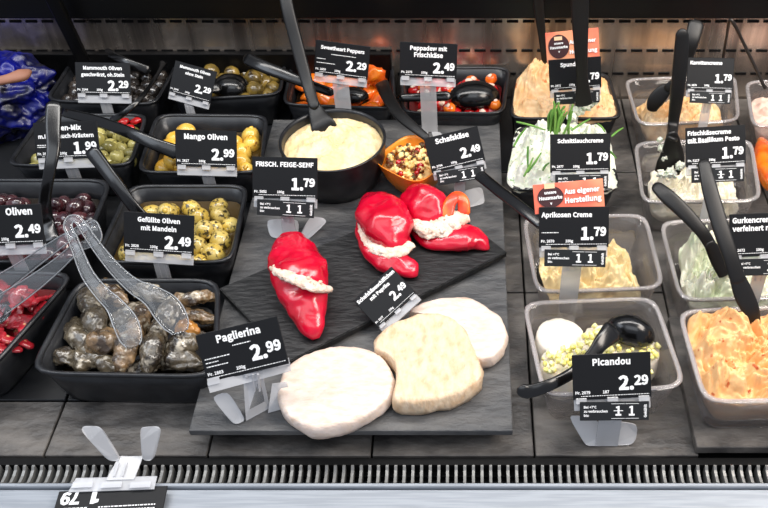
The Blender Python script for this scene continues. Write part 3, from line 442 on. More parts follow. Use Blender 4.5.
    if strip:
        sx0, sx1, sh, sk = -.42*W, .46*W, .245*W, radians(strip if not isinstance(strip, bool) else 0)
        MS = MT @ Matrix.Rotation(sk, 4, 'Z') @ Matrix.Translation((0, -.03*W, .002))
        b2 = bmesh.new(); box(b2, ((sx0+sx1)/2, -sh/2, 0), (sx1-sx0, sh, .001), MS, .0003, 1)
        st = obj('date_strip', b2, M['stripcard'], root, smooth=False)
        b3 = bmesh.new(); T2 = MS @ Matrix.Translation((0, 0, .0008))
        for k, s in enumerate(('Bei +7°C', 'zu verbrauchen', 'bis:')):
            text(b3, s, sx0+.05*W, -sh*(.34+.22*k), T2, height=.032*W, align='l', bold=.01)
        text(b3, '1', W*.07, -sh*.72, T2, height=.12*W, bold=.005)
        text(b3, '1', W*.24, -sh*.72, T2, height=.12*W, bold=.005)
        text(b3, 'Gekühlt', W*.43, -sh*.5, T2, width=.17*W, rot=pi/2, bold=.01)
        if strike:
            vv = [b3.verts.new(T2 @ Vector(p)) for p in ((W*.01, -sh*.5, 0), (W*.13, -sh*.5, 0), (W*.13, -sh*.46, 0), (W*.01, -sh*.46, 0))]; b3.faces.new(vv)
        for x0, x1 in ((-.02*W, .15*W), (.16*W, .33*W)):
            for (a, b, c, d) in ((x0, -sh*.1, x1, -sh*.12), (x0, -sh*.88, x1, -sh*.9)):
                vv = [b3.verts.new(T2 @ Vector(p)) for p in ((a, b, 0), (c, b, 0), (c, d, 0), (a, d, 0))]; b3.faces.new(vv)
        obj('lettering', b3, M['white'], st, smooth=False)
    if promo:
        ph = promo_h*W
        MP = MT @ Matrix.Rotation(radians(promo), 4, 'Z')
        b2 = bmesh.new(); box(b2, (-.01*W, Hc+ph/2-.03*W, -.0022), (1.0*W, ph+.06*W, .001), MP, .0003, 1)
        pr = obj('promo_header', b2, M['promo'], root, smooth=False)
        T3 = MP @ Matrix.Translation((0, Hc, -.0010))
        b3 = bmesh.new(); c = (-.27*W, .47*ph); R = .43*ph
        vv = [b3.verts.new(T3 @ Vector((c[0]+cos(a)*min(R*1.2, .2*W), c[1]+sin(a)*R, 0))) for a in [2*pi*k/32 for k in range(32)]]; b3.faces.new(vv)
        obj('badge', b3, M['promodark'], pr, smooth=False)
        b3 = bmesh.new(); T4 = T3 @ Matrix.Translation((0, 0, .0004))
        vv = [b3.verts.new(T4 @ Vector(p)) for p in ((c[0]-.08*W, c[1]+.12*W, 0), (c[0]+.07*W, c[1]+.12*W, 0), (c[0]+.07*W, c[1]+.19*W, 0), (c[0]-.08*W, c[1]+.19*W, 0))]; b3.faces.new(vv)
        obj('tab', b3, M['cream_print'], pr, smooth=False)
        b3 = bmesh.new()
        text(b3, 'unsere', c[0], c[1]+.045*W, T4, width=.17*W)
        text(b3, 'Hausmarke', c[0], c[1]-.035*W, T4, width=.33*W, bold=.03)
        text(b3, 'v', c[0], c[1]-.11*W, T4, height=.04*W)
        text(b3, 'Aus eigener', -.07*W, .53*ph, T4, width=.50*W, align='l', bold=.03)
        text(b3, 'Herstellung', -.07*W, .17*ph, T4, width=.52*W, align='l', bold=.03)
        obj('lettering', b3, M['white'], pr, smooth=False)
    return root

# ------------------------------------------------------------------ tubs
class Tub:
    def __init__(s, c, H, z0=0.0, n=7, taper=.84):
        s.q = [P(*p, z0+H) if not isinstance(p, Vector) else p for p in c]   # TL TR BR BL
        s.H, s.z0, s.n, s.tp = H, z0, n, taper
    def bil(s, a, b):        # a,b in [-1,1], b=-1 front
        u = (a+1)/2; v = (b+1)/2
        tl, tr, br, bl = s.q
        p = (bl*(1-u)+br*u)*(1-v)+(tl*(1-u)+tr*u)*v
        return p
    def pt(s, a, b, k, z):
        p = s.bil(a*k, b*k); return Vector((p.x, p.y, z))
    def ring(s, k, z, N=72, off=0):
        c = s.bil(0, 0); out = []
        for i in range(N):
            t = 2*pi*(i+.5)/N; ca, sa = cos(t), sin(t)
            r = 1/((abs(ca)**s.n+abs(sa)**s.n)**(1/s.n))
            a, b = ca*r, sa*r
            p = s.bil(a*k, b*k); 
            if off:
                d = (p-c); d.z = 0; p = p+d.normalized()*off
            out.append(Vector((p.x, p.y, z)))
        return out
    def kz(s, z): return s.tp+(1-s.tp)*max(0, min(1, (z-s.z0)/s.H))*.97
def make_tub(T, label, name='food_tub', m='tub', rim='tub', catg='tub', wall=.0022, lip=.004, group=None):
    H, z0, tp = T.H, T.z0, T.tp
    root = empty(name, T.pt(0, 0, 1, z0), label, catg, group)
    bm = bmesh.new(); k1 = .965
    R = [T.ring(tp*.93, z0), T.ring(tp*.98, z0+.0015), T.ring(tp, z0+.006), T.ring(k1*.5+tp*.5, z0+H*.5), T.ring(k1, z0+H-.003),
         T.ring(k1, z0+H-.003, off=-wall), T.ring(k1*.5+tp*.5, z0+H*.5, off=-wall), T.ring(tp, z0+.007, off=-wall), T.ring(tp*.93, z0+.0035, off=-wall)]
    loops(bm, R); obj('body', bm, M[m], root)
    bm = bmesh.new()
    z1 = z0+H
    R = [T.ring(k1, z1-.0035), T.ring(1, z1-.0045), T.ring(1, z1-.001, off=.0008), T.ring(1, z1, off=-.0008), T.ring(k1, z1+.0002, off=.0008), T.ring(k1, z1-.0012, off=-wall), T.ring(k1, z1-.0035, off=-wall)]
    R.append(R[0]); rr = [[v.copy() for v in r] for r in R]
    loops(bm, rr, False, False); bmesh.ops.remove_doubles(bm, verts=bm.verts, dist=1e-6)
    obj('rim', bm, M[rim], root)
    return root
def make_liquid(T, z, m, label, name='marinade'):
    k = T.kz(z)*.965
    bm = bmesh.new(); loops(bm, [T.ring(T.tp*.90, T.z0+.0045, off=-.003), T.ring(k, z, off=-.0032)])
    o = obj(name, bm, M[m], smooth=False); tag(o, label, 'marinade', kind='stuff')
def heap(T, zedge, mound, m, label, name='cream_spread', catg='cream', kmax=.96, amp=.006, ns=45, peaks=(), NR=64, NA=190, rag=0.0, ctr=(0, 0), shape=1.6, seed=0, parent=None, kind=None):
    """a mound of spread filling the tub down to its bottom"""
    rings = []; zb = T.z0+.0050
    so = Vector((seed*3.1, seed*1.7, 0))
    def rk(t):
        r0 = 1/((abs(cos(t))**T.n+abs(sin(t))**T.n)**(1/T.n))
        return r0*(1-rag*(.5+.5*noise.noise(Vector((cos(t)*1.7, sin(t)*1.7, seed)))))
    ztop_k = T.kz(zedge)*kmax
    for j in range(NR+1):
        f = 1-j/NR            # 1 edge .. 0 centre
        ring_ = []
        for i in range(NA):
            t = 2*pi*i/NA; r = rk(t)
            a = ctr[0]*(1-f)+cos(t)*r*f*ztop_k+0; b = ctr[1]*(1-f)+sin(t)*r*f*ztop_k
            z = zedge+mound*(1-f**shape)
            for (pa, pb, h, w) in peaks:
                z += h*math.exp(-((a-pa)**2+(b-pb)**2)/(w*w))
            p = T.bil(a, b); q = Vector((p.x, p.y, 0))+so
            fade = min(1, (1-f)*5+.25)
            wq = q+Vector((noise.noise(q*30), noise.noise(q*30+Vector((9, 0, 0))), 0))*.012
            d = (abs(noise.noise(wq*ns*.7))*1.7+abs(noise.noise(wq*ns*1.6+Vector((5, 0, 0))))*1.0+abs(noise.noise(wq*ns*3.4+Vector((2, 0, 0))))*.6+abs(noise.noise(wq*ns*7))*.3-.9)*amp*1.25
            z += d*fade
            ring_.append(Vector((p.x, p.y, max(z, zb+.001))))
        rings.append(ring_)
    bot = []
    for i in range(NA):
        t = 2*pi*i/NA; r = rk(t)*T.tp*.86; p = T.bil(cos(t)*r, sin(t)*r); bot.append(Vector((p.x, p.y, zb)))
    mid = []
    for i in range(NA):
        t = 2*pi*i/NA; kk = T.kz((zb+zedge)/2)*min(kmax, .96)*.985; r = rk(t)*kk; p = T.bil(cos(t)*r, sin(t)*r); mid.append(Vector((p.x, p.y, (zb+zedge)/2)))
    bm = bmesh.new(); loops(bm, [bot, mid]+rings[:-1]+[rings[-1]])
    bmesh.ops.remove_doubles(bm, verts=bm.verts, dist=1e-5)
    o = obj(name, bm, M[m]); return tag(o, label, catg, kind=kind)

def blob(bm, c, r, seed=0, amp=.15, ns=1.5, sub=3, sc3=(1, 1, 1), rot=None):
    rr = bmesh.ops.create_icosphere(bm, subdivisions=sub, radius=1)
    for v in rr['verts']:
        d = 1+amp*noise.fractal(v.co*ns+Vector((seed*7.3, seed*1.9, seed)), .8, 2, 4)
        q = Vector((v.co.x*sc3[0], v.co.y*sc3[1], v.co.z*sc3[2]))*d*r
        if rot is not None: q = rot @ q
        v.co = q+Vector(c)
    return rr['verts']
def incard(p, sh=4):
    x, y = proj(p)
    if x < -16 or x > 784: return True
    return any(a+sh < x < c-sh and b+sh < y < d-sh for a, b, c, d in CARDS)
def scatter(T, z, d, seed, n=400, kin=.86, skip=None, mound=0.0, second=False):
    rr = random.Random(seed); out = []
    for it in range(n*10):
        top = second and it > n*5
        a, b = rr.uniform(-1, 1), rr.uniform(-1, 1)
        if abs(a)**T.n+abs(b)**T.n > 1: continue
        k = T.kz(z)*kin
        zz = z+mound*(1-max(abs(a), abs(b)))
        if top: a *= .82; b *= .82; zz += d*.62
        p = T.pt(a*1.07, b, k, zz+rr.uniform(-.0015, .0015))
        if any((p-q).length < d for q in out): continue
        out.append(p)
        if len(out) >= n: break
    return [p for p in out if not incard(p) and not (skip and skip(*proj(p)))]
def place(proto_fn, pts, name, label, catg, group, seed=0, rots=True, sc_=(.9, 1.1), variants=4, lie=False):
    rr = random.Random(seed); meshes = []
    for v in range(variants):
        parts = proto_fn(v); meshes.append(parts)
    for i, p in enumerate(pts):
        parts = meshes[i % variants]
        nm, bmesh_, m = parts[0]
        o = bpy.data.objects.new(name, bmesh_); COL.objects.link(o); o.location = p
        s = rr.uniform(*sc_); o.scale = (s, s, s)
        o.rotation_euler = (rr.uniform(-.5, .5), rr.uniform(-.5, .5), rr.uniform(0, 6.28)) if lie else (rr.uniform(0, 6.28), rr.uniform(0, 6.28), rr.uniform(0, 6.28))
        lb = label[i % len(label)] if isinstance(label, (list, tuple)) else label
        tag(o, lb, catg, group)
        for (nm2, me2, m2) in parts[1:]:
            c = bpy.data.objects.new(nm2, me2); COL.objects.link(c); c.parent = o
def mesh_of(bm, m, name):
    bmesh.ops.recalc_face_normals(bm, faces=bm.faces)
    me = bpy.data.meshes.new(name); bm.to_mesh(me); bm.free(); me.materials.append(m)
    for p in me.polygons: p.use_smooth = True
    return me
def olive_proto(m, r=.0098, stuffed=None, long=1.15, amp=.05):
    def f(v):
        bm = bmesh.new(); blob(bm, (0, 0, 0), r, seed=v, amp=amp, ns=1.6, sub=3, sc3=(1, 1, long))
        if stuffed:
            for vv in bm.verts:      # dimple at the stuffed end
                rad = math.hypot(vv.co.x, vv.co.y)
                if vv.co.z > 0 and rad < r*.42: vv.co.z -= r*.3*(1-rad/(r*.42))
        parts = [('olive', mesh_of(bm, M[m], 'olive'), m)]
        if stuffed:
            b2 = bmesh.new(); blob(b2, (0, 0, r*long*.80), r*.3, seed=v, amp=.2, sub=2)
            parts.append(('stuffing', mesh_of(b2, M[stuffed], 'stuffing'), stuffed))
        return parts
    return f

# ================================================================== SETTING
def struct(name, bm, m, smooth=False):
    o = obj(name, bm, m, smooth=smooth); o['kind'] = 'structure'; return o
bm = bmesh.new(); box(bm, (-.05, .82, -.024), (1.9, .67, .02)); struct('floor', bm, M['dark'])
WY = 1.13
bm = bmesh.new(); box(bm, (-.05, WY+.01, .07), (1.9, .02, .24)); wall = struct('wall_back', bm, M['steel'])
bm = bmesh.new()
for z in (.1265, .080, .042):
    x = -.95
    while x < .85:
        box(bm, (x, WY-.0004, z), (.0160, .002, .0034)); x += .0225
o = obj('slots', bm, M['dark'], wall, smooth=False)
bm = bmesh.new(); box(bm, (-.05, WY+.03, .288), (1.9, .09, .30), bev=.002); struct('trim_1', bm, M['shelf'])
bm = bmesh.new(); xl = P(392, 70, .05).x; box(bm, ((-1.0+xl)/2, WY-.006, .036), (xl+1.0, .010, .088), bev=.001); struct('trim_5', bm, M['shelf'])
# corner post
a = PYY(84, 62, 1.105); b = PYY(48, -12, 1.085)
bm = bmesh.new(); sweep(bm, [(a, .017, .01), ((a+b)/2, .018, .01), (b, .02, .01)], n=12, sq=6); struct('trim_2', bm, M['shelf'])

# display deck of slate tiles
xs = [-.905, -.743, -.581, -.4195, -.2576, -.0955, .066, .229, .391, .553]
TG = 'slate deck tiles'
def tile(x0, x1, y0, y1, m, label, ztop=0.0, th=.011):
    bm = bmesh.new(); box(bm, ((x0+x1)/2, (y0+y1)/2, ztop-th/2), (x1-x0-.0022, y1-y0-.0022, th), bev=.0008, seg=1)
    tag(obj('deck_tile', bm, m, smooth=False), label, 'tile', TG)
tile(xs[1], xs[3], .499, .567, M['tile'], 'grey slate deck tile at the far left front edge, below the red antipasti tub')
tile(xs[3], xs[4], .499, .567, M['tile'], 'grey slate deck tile in front of the stuffed leaf roll tub')
tile(xs[4], xs[5], .499, .567, M['tile'], 'grey slate deck tile at the front, under the left corner of the serving slate')
tile(xs[5], xs[6], .499, .724, M['tile'], 'grey slate deck tile under the white cheese rounds and serving slate')
tile(xs[6], xs[7], .499, .724, M['tile'], 'brownish slate deck tile carrying the goat cheese tub and its sign')
tile(xs[5], xs[6], .724, .95, M['tile'], 'slate deck tile under the middle of the big serving slate')
tile(xs[6], xs[7], .724, .95, M['tile'], 'slate deck tile carrying the apricot cream tub')
tile(xs[6], xs[7], .95, WY-.002, M['tile'], 'slate deck tile under the chive cream tub')
tile(xs[7], xs[8], .68, .95, M['tile'], 'slate deck tile carrying the cucumber cream tub')
tile(xs[7], xs[8], .95, WY-.002, M['tile'], 'slate deck tile under the carrot cream tub by the steel wall')
tile(xs[8], xs[9], .68, WY-.002, M['tile'], 'slate deck tile at the right end of the counter')
tile(xs[5], xs[6], .95, WY-.002, M['blacktile'], 'black deck mat under the two small pepper tubs at the steel wall')
tile(xs[4], xs[5], .567, WY-.002, M['blacktile'], 'black deck mat between the olive tubs and the serving slate')
tile(xs[3], xs[4], .567, WY-.002, M['blacktile'], 'black deck mat under the column of olive tubs')
tile(xs[0], xs[3], .567, WY-.002, M['blacktile'], 'black deck mat at the left end under the purple olives')
# raised slate plate front right
fr_ = P(697, 447, .012)
bm = bmesh.new(); box(bm, ((fr_.x+.60)/2+.0, (fr_.y+.674)/2, .0065), (.60-fr_.x, .674-fr_.y, .011), bev=.0008, seg=1)
tag(obj('slate_plate', bm, M['tile'], smooth=False), 'raised slate plate under the big tub of orange cream', 'slate plate')
# front strip, grille and counter plate
bm = bmesh.new(); box(bm, (-.05, .4945, -.0085), (1.9, .008, .013)); struct('trim_3', bm, M['dark'])
gr = empty('air_grille', (0, .48, -.02), 'long comb-like air grille of metal fins along the front edge of the counter', 'grille')
bm = bmesh.new(); box(bm, (-.05, .479, -.022), (1.9, .026, .006)); obj('tray', bm, M['dark'], gr, smooth=False)
bm = bmesh.new(); x = -.62
while x < .45:
    pts = [(.4895, -.002), (.4900, -.018), (.4700, -.018), (.4690, -.002), (.4720, -.0050), (.4790, -.0055), (.4850, -.0045), (.4880, -.002)]
    pts = [(y_, z_+.0015) for y_, z_ in pts]
    a_ = [bm.verts.new((x-.0014, y_, z_)) for y_, z_ in pts]; b_ = [bm.verts.new((x+.0014, y_, z_)) for y_, z_ in pts]
    bm.faces.new(a_); bm.faces.new(list(reversed(b_)))
    for i in range(len(pts)): bm.faces.new((a_[i], b_[i], b_[(i+1) % len(pts)], a_[(i+1) % len(pts)]))
    x += .00845
obj('fins', bm, M['grille'], gr, smooth=False)
bm = bmesh.new(); box(bm, (-.05, .4665, -.004), (1.9, .0045, .010), bev=.001, seg=1); obj('rail', bm, M['plate'], gr, smooth=False)
bm = bmesh.new(); box(bm, (-.05, .39, -.006), (1.9, .148, .006), bev=.001, seg=1); struct('trim_4', bm, M['plate'])

# ================================================================== SERVING SLATE + BLACK BOARD
SZ = .030
c = [P(188, 432, SZ), P(513, 429.5, SZ)]
bx = (c[0].y+c[1].y)/2
bm = bmesh.new(); box(bm, ((c[0].x+c[1].x)/2, (bx+1.03)/2, SZ-.004), (c[1].x-c[0].x, 1.03-bx, .008), bev=.0012, seg=2)
root = empty('serving_slate', ((c[0].x+c[1].x)/2, .77, 0), 'large rectangular grey serving slate in the middle carrying the cheeses and bowl', 'slate board')
obj('slab', bm, M['slate'], root, smooth=False)
for fx in (.08, .92):
    for fy in (.62, .98):
        bm = bmesh.new(); X = c[0].x*(1-fx)+c[1].x*fx
        bmesh.ops.create_cone(bm, cap_ends=True, segments=20, radius1=.009, radius2=.011, depth=.022, matrix=Matrix.Translation((X, fy, .011)))
        obj('foot', bm, M['blacksatin'], root)
BZ = SZ+.012
q = [P(219, 288, BZ), P(290, 361, BZ), P(507, 252, BZ), P(436, 196, BZ)]
bm = bmesh.new(); prism(bm, q, Vector((0, 0, 1)), .008); bmesh.ops.bevel(bm, geom=list(bm.edges), offset=.001, segments=2, affect='EDGES')
root = empty('serving_board', (q[0]+q[2])/2*1.0-Vector((0, 0, .012)), 'black slate-look board set diagonally under the three stuffed red peppers', 'board')
obj('slab', bm, M['cut'], root, smooth=False)
for t in q:
    cc = (q[0]+q[2])/2; p = cc+(t-cc)*.86
    bm = bmesh.new(); bmesh.ops.create_cone(bm, cap_ends=True, segments=16, radius1=.005, radius2=.005, depth=.0045, matrix=Matrix.Translation((p.x, p.y, SZ+.0022)))
    obj('foot', bm, M['blacksatin'], root)

# ================================================================== CHEESES
def cheese(outline, z0, th, m, label, seed, tilt=0):
    op = cat(outline, 8, closed=True); pts = [P(x, y, z0+th) for x, y in op]
    c = sum(pts, Vector())/len(pts)
    bm = bmesh.new(); rings = []
    prof = [(.90, 0), (.965, .0012), (1.0, th*.35), (1.0, th*.6), (.975, th*.88), (.93, th)]+[(.93*(1-j/14), th) for j in range(1, 14)]
    for k, z in prof:
        r = []
        for i, p in enumerate(pts):
            q = c+(p-c)*k
            h = z0+z
            v = Vector((q.x, q.y, 0))+Vector((seed, 0, 0))
            if z > th*.5: h += fr(v, 28, 4)*.0016+fr(v+Vector((3, 1, 0)), 90, 3)*.0005
            side = fr(Vector((q.x, q.y, z*3))+Vector((seed, 0, 0)), 55, 3)*.0018 if k > .9 else 0
            d = (p-c); d.z = 0; q = q+d.normalized()*side
            r.append(Vector((q.x, q.y, h)))
        rings.append(r)
    loops(bm, rings)
    tag(obj('cheese_round', bm, m), label, 'cheese')
cheese([(277, 385), (286, 366), (305, 352), (330, 345), (357, 345), (380, 353), (392, 368), (394, 386), (385, 402), (365, 416), (340, 426), (312, 429), (290, 418), (278, 402)], SZ+.0005, .019, M['cheese_pale'], 'pale round soft cheese nearest the Paglierina sign, leftmost of the three', 1)
cheese([(373, 345), (380, 330), (400, 318), (428, 311), (448, 313), (461, 322), (472, 341), (483, 366), (480, 380), (460, 393), (430, 401), (405, 402), (392, 398), (394, 385), (395, 366), (386, 354)], SZ+.0005, .024, M['cheese_tan'], 'tan ripe soft cheese with rounded square shape between the two paler rounds', 2)
cheese([(409, 309), (424, 300), (450, 295), (476, 299), (497, 312), (507, 328), (506, 343), (498, 353), (489, 358), (476, 357), (466, 342), (458, 326), (447, 317), (426, 313)], SZ+.0005, .019, M['cheese_pale'], 'pale round soft cheese partly behind the tan one, close to the black board', 3)

# ================================================================== STUFFED PEPPERS
def fleshy(bm, spine, zb, seed, flat=.8, lobes=3, la=.10, na=.05, n=40, z_extra=0.0, sub=8):
    pp = []
    for s in spine:
        x, y, r = s[:3]; zz = s[3] if len(s) > 3 else 0
        rm = r*mpp(x, y, zb); c0 = P(x, y, zb+rm*flat*.9+zz); pp.append((*c0, rm))
    pp = cat(pp, sub); rings = []
    for i, q in enumerate(pp):
        c = Vector(q[:3]); a = Vector(pp[max(0, i-1)][:3]); b = Vector(pp[min(len(pp)-1, i+1)][:3])
        t = b-a; t.normalize(); s = t.cross(Vector((0, 0, 1))).normalized(); w = s.cross(t).normalized()
        r = []
        for k in range(n):
            an = 2*pi*k/n; R = max(.0004, q[3])*(1+la*cos(lobes*an+seed+i*.01))
            p = c+s*(cos(an)*R)+w*(sin(an)*R*flat)
            d = fr(p+Vector((seed, 0, 0)), 38, 3)*na*q[3]
            r.append(p+(p-c).normalized()*d)
        rings.append([Vector((p.x, p.y, max(p.z, zb+.0006))) for p in r])
    loops(bm, rings)
def lumps(bm, path, zb, seed, dens=1.0, flat=.8):
    rr = random.Random(seed); pp = cat([(*P(x, y, zb+h), r*mpp(x, y, zb)) for x, y, r, h in path], 10)
    n = 30; rings = []
    for i, q in enumerate(pp):
        c = Vector(q[:3]); a = Vector(pp[max(0, i-1)][:3]); b = Vector(pp[min(len(pp)-1, i+1)][:3])
        t = (b-a).normalized(); s_ = t.cross(Vector((0, 0, 1))).normalized(); w = s_.cross(t).normalized(); r = []
        for k in range(n):
            an = 2*pi*k/n; d = s_*cos(an)+w*sin(an)*.55; p = c+d*q[3]
            m_ = abs(noise.noise(p*110+Vector((seed, 0, 0))))*.45+abs(noise.noise(p*260))*.3+abs(noise.noise(p*600))*.2-.2
            p = c+d*q[3]*(1+m_); p.z = max(p.z, zb+.0008); r.append(p)
        rings.append(r)
    loops(bm, rings)
    for q in pp[::3]:
        r = q[3]*rr.uniform(.25, .4); c = Vector(q[:3])+Vector((rr.uniform(-1, 1), rr.uniform(-1, 1), 0))*q[3]*.6+Vector((0, 0, q[3]*.35))
        blob(bm, c, r*.8, seed=rr.randint(0, 99), amp=.5, ns=2.2, sub=3)
def pepper(label, flesh, fill, seed, extra=None, loc=None):
    x, y = loc
    root = empty('stuffed_pepper', P(x, y, BZ), label, 'stuffed pepper', 'stuffed red peppers on the black board')
    for i, (sp, kw) in enumerate(flesh):
        bm = bmesh.new(); fleshy(bm, sp, BZ, seed+i, **kw)
        for m in bm.verts: pass
        obj('flesh', bm, M['pepper'], root)
    bm = bmesh.new(); lumps(bm, fill, BZ, seed); obj('cheese_filling', bm, M['filling'], root)
    if extra: extra(root)
pepper('leftmost stuffed red pepper, whole and pointed with a diagonal band of cheese filling',
       [([(291, 239, 3), (290, 242, 14), (292, 252, 21), (296, 264, 25), (300, 276, 27), (303, 290, 25), (307, 305, 21), (311, 320, 15), (314, 332, 10), (316, 339, 4)], dict(la=.05, na=.14))],
       [(272, 261, 4, .022), (278, 270, 6, .034), (290, 277, 6, .045), (304, 282, 6.5, .048), (317, 287, 7.5, .040), (327, 289, 6.5, .024)], 11, loc=(300, 300))
pepper('middle stuffed red pepper with domed top and cheese spilling at its lower side',
       [([(374, 199, 4), (375, 202, 14), (379, 211, 22), (385, 222, 25), (391, 233, 24), (396, 241, 18), (398, 245, 8)], dict(la=.05, na=.16, flat=.85)),
        ([(363, 212, 4), (365, 228, 9), (371, 246, 12), (383, 258, 14), (397, 263, 14), (408, 268, 11), (414, 272, 8), (417, 275, 2)], dict(la=.04, na=.2, flat=.7))],
       [(361, 214, 3.5, .014), (364, 230, 5.5, .016), (372, 245, 7, .018), (385, 252, 8, .02), (399, 251, 8.5, .02), (409, 244, 7, .018)], 23, loc=(388, 240))
def curl(root):
    bm = bmesh.new()
    for dz, w in ((0, 7),):
        path = [(447, 215, .026), (450, 203, .034), (457, 196, .038), (463, 201, .034), (464, 213, .024)]
        k = mpp(455, 205, BZ)
        sweep(bm, [(P(x, y, BZ+h), 12*k, 3.5*k) for x, y, h in path], up=Vector((0, -.2, 1)).normalized(), n=12)
    obj('pepper_curl', bm, M['pepperin'], root)['label'] = 'curled orange piece of pepper flesh'
pepper('wide open stuffed red pepper with an orange curl at the right of the board',
       [([(413, 194, 5), (416, 197, 15), (422, 202, 20), (430, 206, 22), (437, 209, 18), (443, 211, 8)], dict(la=.08, na=.2, flat=.85, lobes=4)),
        ([(407, 198, 4), (410, 212, 8), (418, 229, 9), (432, 241, 10), (450, 241, 13), (466, 237, 16), (478, 240, 12), (486, 246, 6), (489, 248, 2)], dict(la=.04, na=.15, flat=.62))],
       [(408, 203, 3.5, .015), (414, 217, 6.5, .017), (425, 229, 9.5, .018), (441, 228, 12.5, .018), (457, 219, 11.5, .019), (468, 217, 7, .018)], 37, extra=curl, loc=(445, 225))

# ================================================================== SIGNS
dl = [(-.46, -.12, .38), (-.46, -.2, .33)]
G = dict()
sign((75.5, 62.5), (130, 62.5), (131, 96), (75.5, 94), "small black price sign 'Mammouth Oliven geschwärzt' before the black olives", [('Mammouth Oliven', .70), ('geschwärzt, oh.Stein', .78)], '2.29', zb=.075, footdy=-.008, number='2144')
sign((175, 60), (215.5, 71.6), (211.6, 104), (168.6, 92.5), "tilted price sign 'Mammouth Oliven ohne Stein' in front of the brown-green olives", [('Mammouth Oliven', .72), ('ohne Stein', .42)], '2.29', zb=.070, number='2145')
sign((32.5, 123), (97.6, 120.4), (99.5, 158), (36.5, 160), "price sign 'Oliven-Mix' crossed by a glossy black handle", [('Oliven-Mix', .50), ('m.Knoblauch-Kräutern', .86)], '1.99', zb=.080, footdy=-.003, number='2816', small=dl)
sign((174, 129.5), (236, 131), (237.6, 168), (176.5, 166), "price sign 'Mango Oliven' in front of the orange-yellow olives", [('Mango Oliven', .70)], '2.99', zb=.070, footdy=-.003, number='2817')
sign((122, 211.5), (193, 215.5), (195, 256), (125, 251), "price sign 'Gefüllte Oliven mit Mandeln' before the almond olives", [('Gefüllte Oliven', .60), ('mit Mandeln', .50)], '2.49', zb=.08, number='2828')
sign((-28, 206), (40.5, 204), (45.5, 243.5), (-25, 247), "price sign at the left edge ending in 'Oliven' over the purple olives", [('Oliven', .38)], '2.49', zb=.093, footdy=-.001, number='2820', tx=.175)
sign((251.5, 157), (318, 157.4), (317, 200), (253, 197), "price sign 'FRISCH. FEIGE-SENF' on its clear foot in front of the round black bowl", [('FRISCH. FEIGE-SENF', .88)], '1.79', zb=.087+.0, number='5052', strip=-2, z0=SZ,
     feet=[([(266, 219), (299, 219), (298, 236), (293, 239), (270, 238)], [.045, .045, SZ+.001, SZ+.001, SZ+.001]), ([(310, 216), (324, 218), (327, 222), (308, 240), (299, 237)], [.05, .046, .043, SZ+.001, SZ+.001])])
sign((316, 40.4), (370, 46), (368, 81), (313.5, 72.4), "price sign 'Sweetheart Peppers' at the back in front of orange peppers", [('Sweetheart Peppers', .80)], '2.29', zb=.11, e=22, z0=.0, number='2059', small=[(-.2, .25, .62), (-.46, -.3, .46), (-.46, -.12, .34)], stemw=.3)
sign((400, 41.7), (458, 44), (456, 79.4), (399.5, 77), "price sign 'Peppadew mit Frischkäse' at the back in front of red stuffed peppers", [('Peppadew mit', .64), ('Frischkäse', .50)], '2.49', zb=.116, e=22, z0=SZ, footdy=-.001, number='2175', stemw=.29)
sign((423.6, 138), (476, 127), (486.7, 159.5), (432, 174), "tilted price sign 'Schafskäse' beside the small orange bowl", [('Schafskäse', .62)], '2.49', zb=.09, number='2764', strip=-4, z0=SZ,
     feet=[([(458, 193), (482, 186), (485, 201), (483, 204), (464, 209)], [.05, .05, SZ+.001, SZ+.001, SZ+.001])])
sign((548, 60.4), (600.6, 56), (602, 87.5), (550, 91), "price sign with salmon header at the steel wall, half hidden by a black knife", [('Spundekäs', .50)], '1.79', zb=.105, e=20, number='2671', strip=-1, promo=1.5, stem=True, footdy=-.002, tx=-.03, promo_h=.52)
sign((687, 57.7), (734.5, 57.7), (733, 91.4), (687, 89.6), "price sign 'Karottencreme' in front of the carrot cream by the steel wall", [('Karottencreme', .68)], '1.79', zb=.115, number='2676', strip=-1, tx=-.1)
sign((549.5, 134.7), (610, 133), (610.7, 172), (550.8, 172.5), "price sign 'Schnittlauchcreme' standing in the chive cream tub", [('Schnittlauchcreme', .76)], '1.79', zb=.095, number='2677', strip=0.01)
sign((685.5, 128.7), (745, 124), (746.5, 164.5), (686, 166.6), "price sign 'Frischkäsecreme mit Basilikum Pesto' at the basil cream tub", [('Frischkäsecreme', .72), ('mit Basilikum Pesto', .86)], '1.79', zb=.118, number='5117', strip=-1, align='l', small=[(-.46, -.12, .60)], strike=True)
sign((540, 206), (608.9, 207.6), (608.9, 246), (538, 248.8), "price sign 'Aprikosen Creme' with salmon 'Aus eigener Herstellung' header", [('Aprikosen Creme', .72)], '1.79', zb=.125, footdy=-.003, number='2670', strip=-1.5, promo=5, align='l', small=[(-.46, -.22, .36)], stem=True, stemw=.28)
sign((572, 354.7), (651, 352), (651, 396.4), (573, 401), "price sign 'Picandou' nearest the front, before the goat cheese tub", [('Picandou', .48)], '2.29', zb=.065, number='2079', gram='187', strip=-2, strike=True, e=38, stemw=.3,
     feet=[([(567, 414), (600, 420), (600, 446), (588, 446), (584, 443)], [.026, .026, .002, .002, .002]), ([(600, 420), (638, 424), (636, 440), (631, 445), (600, 446)], [.026, .024, .004, .002, .002])])
sign((728, 214), (799, 212), (800, 254), (731, 258), "price sign of the cucumber cream with dill, cut off by the right edge", [('Gurkencreme', .62), ('verfeinert mit Dill', .80)], '1.79', zb=.125, number='2672', strip=-1, align='l', tx=-.46+.0)
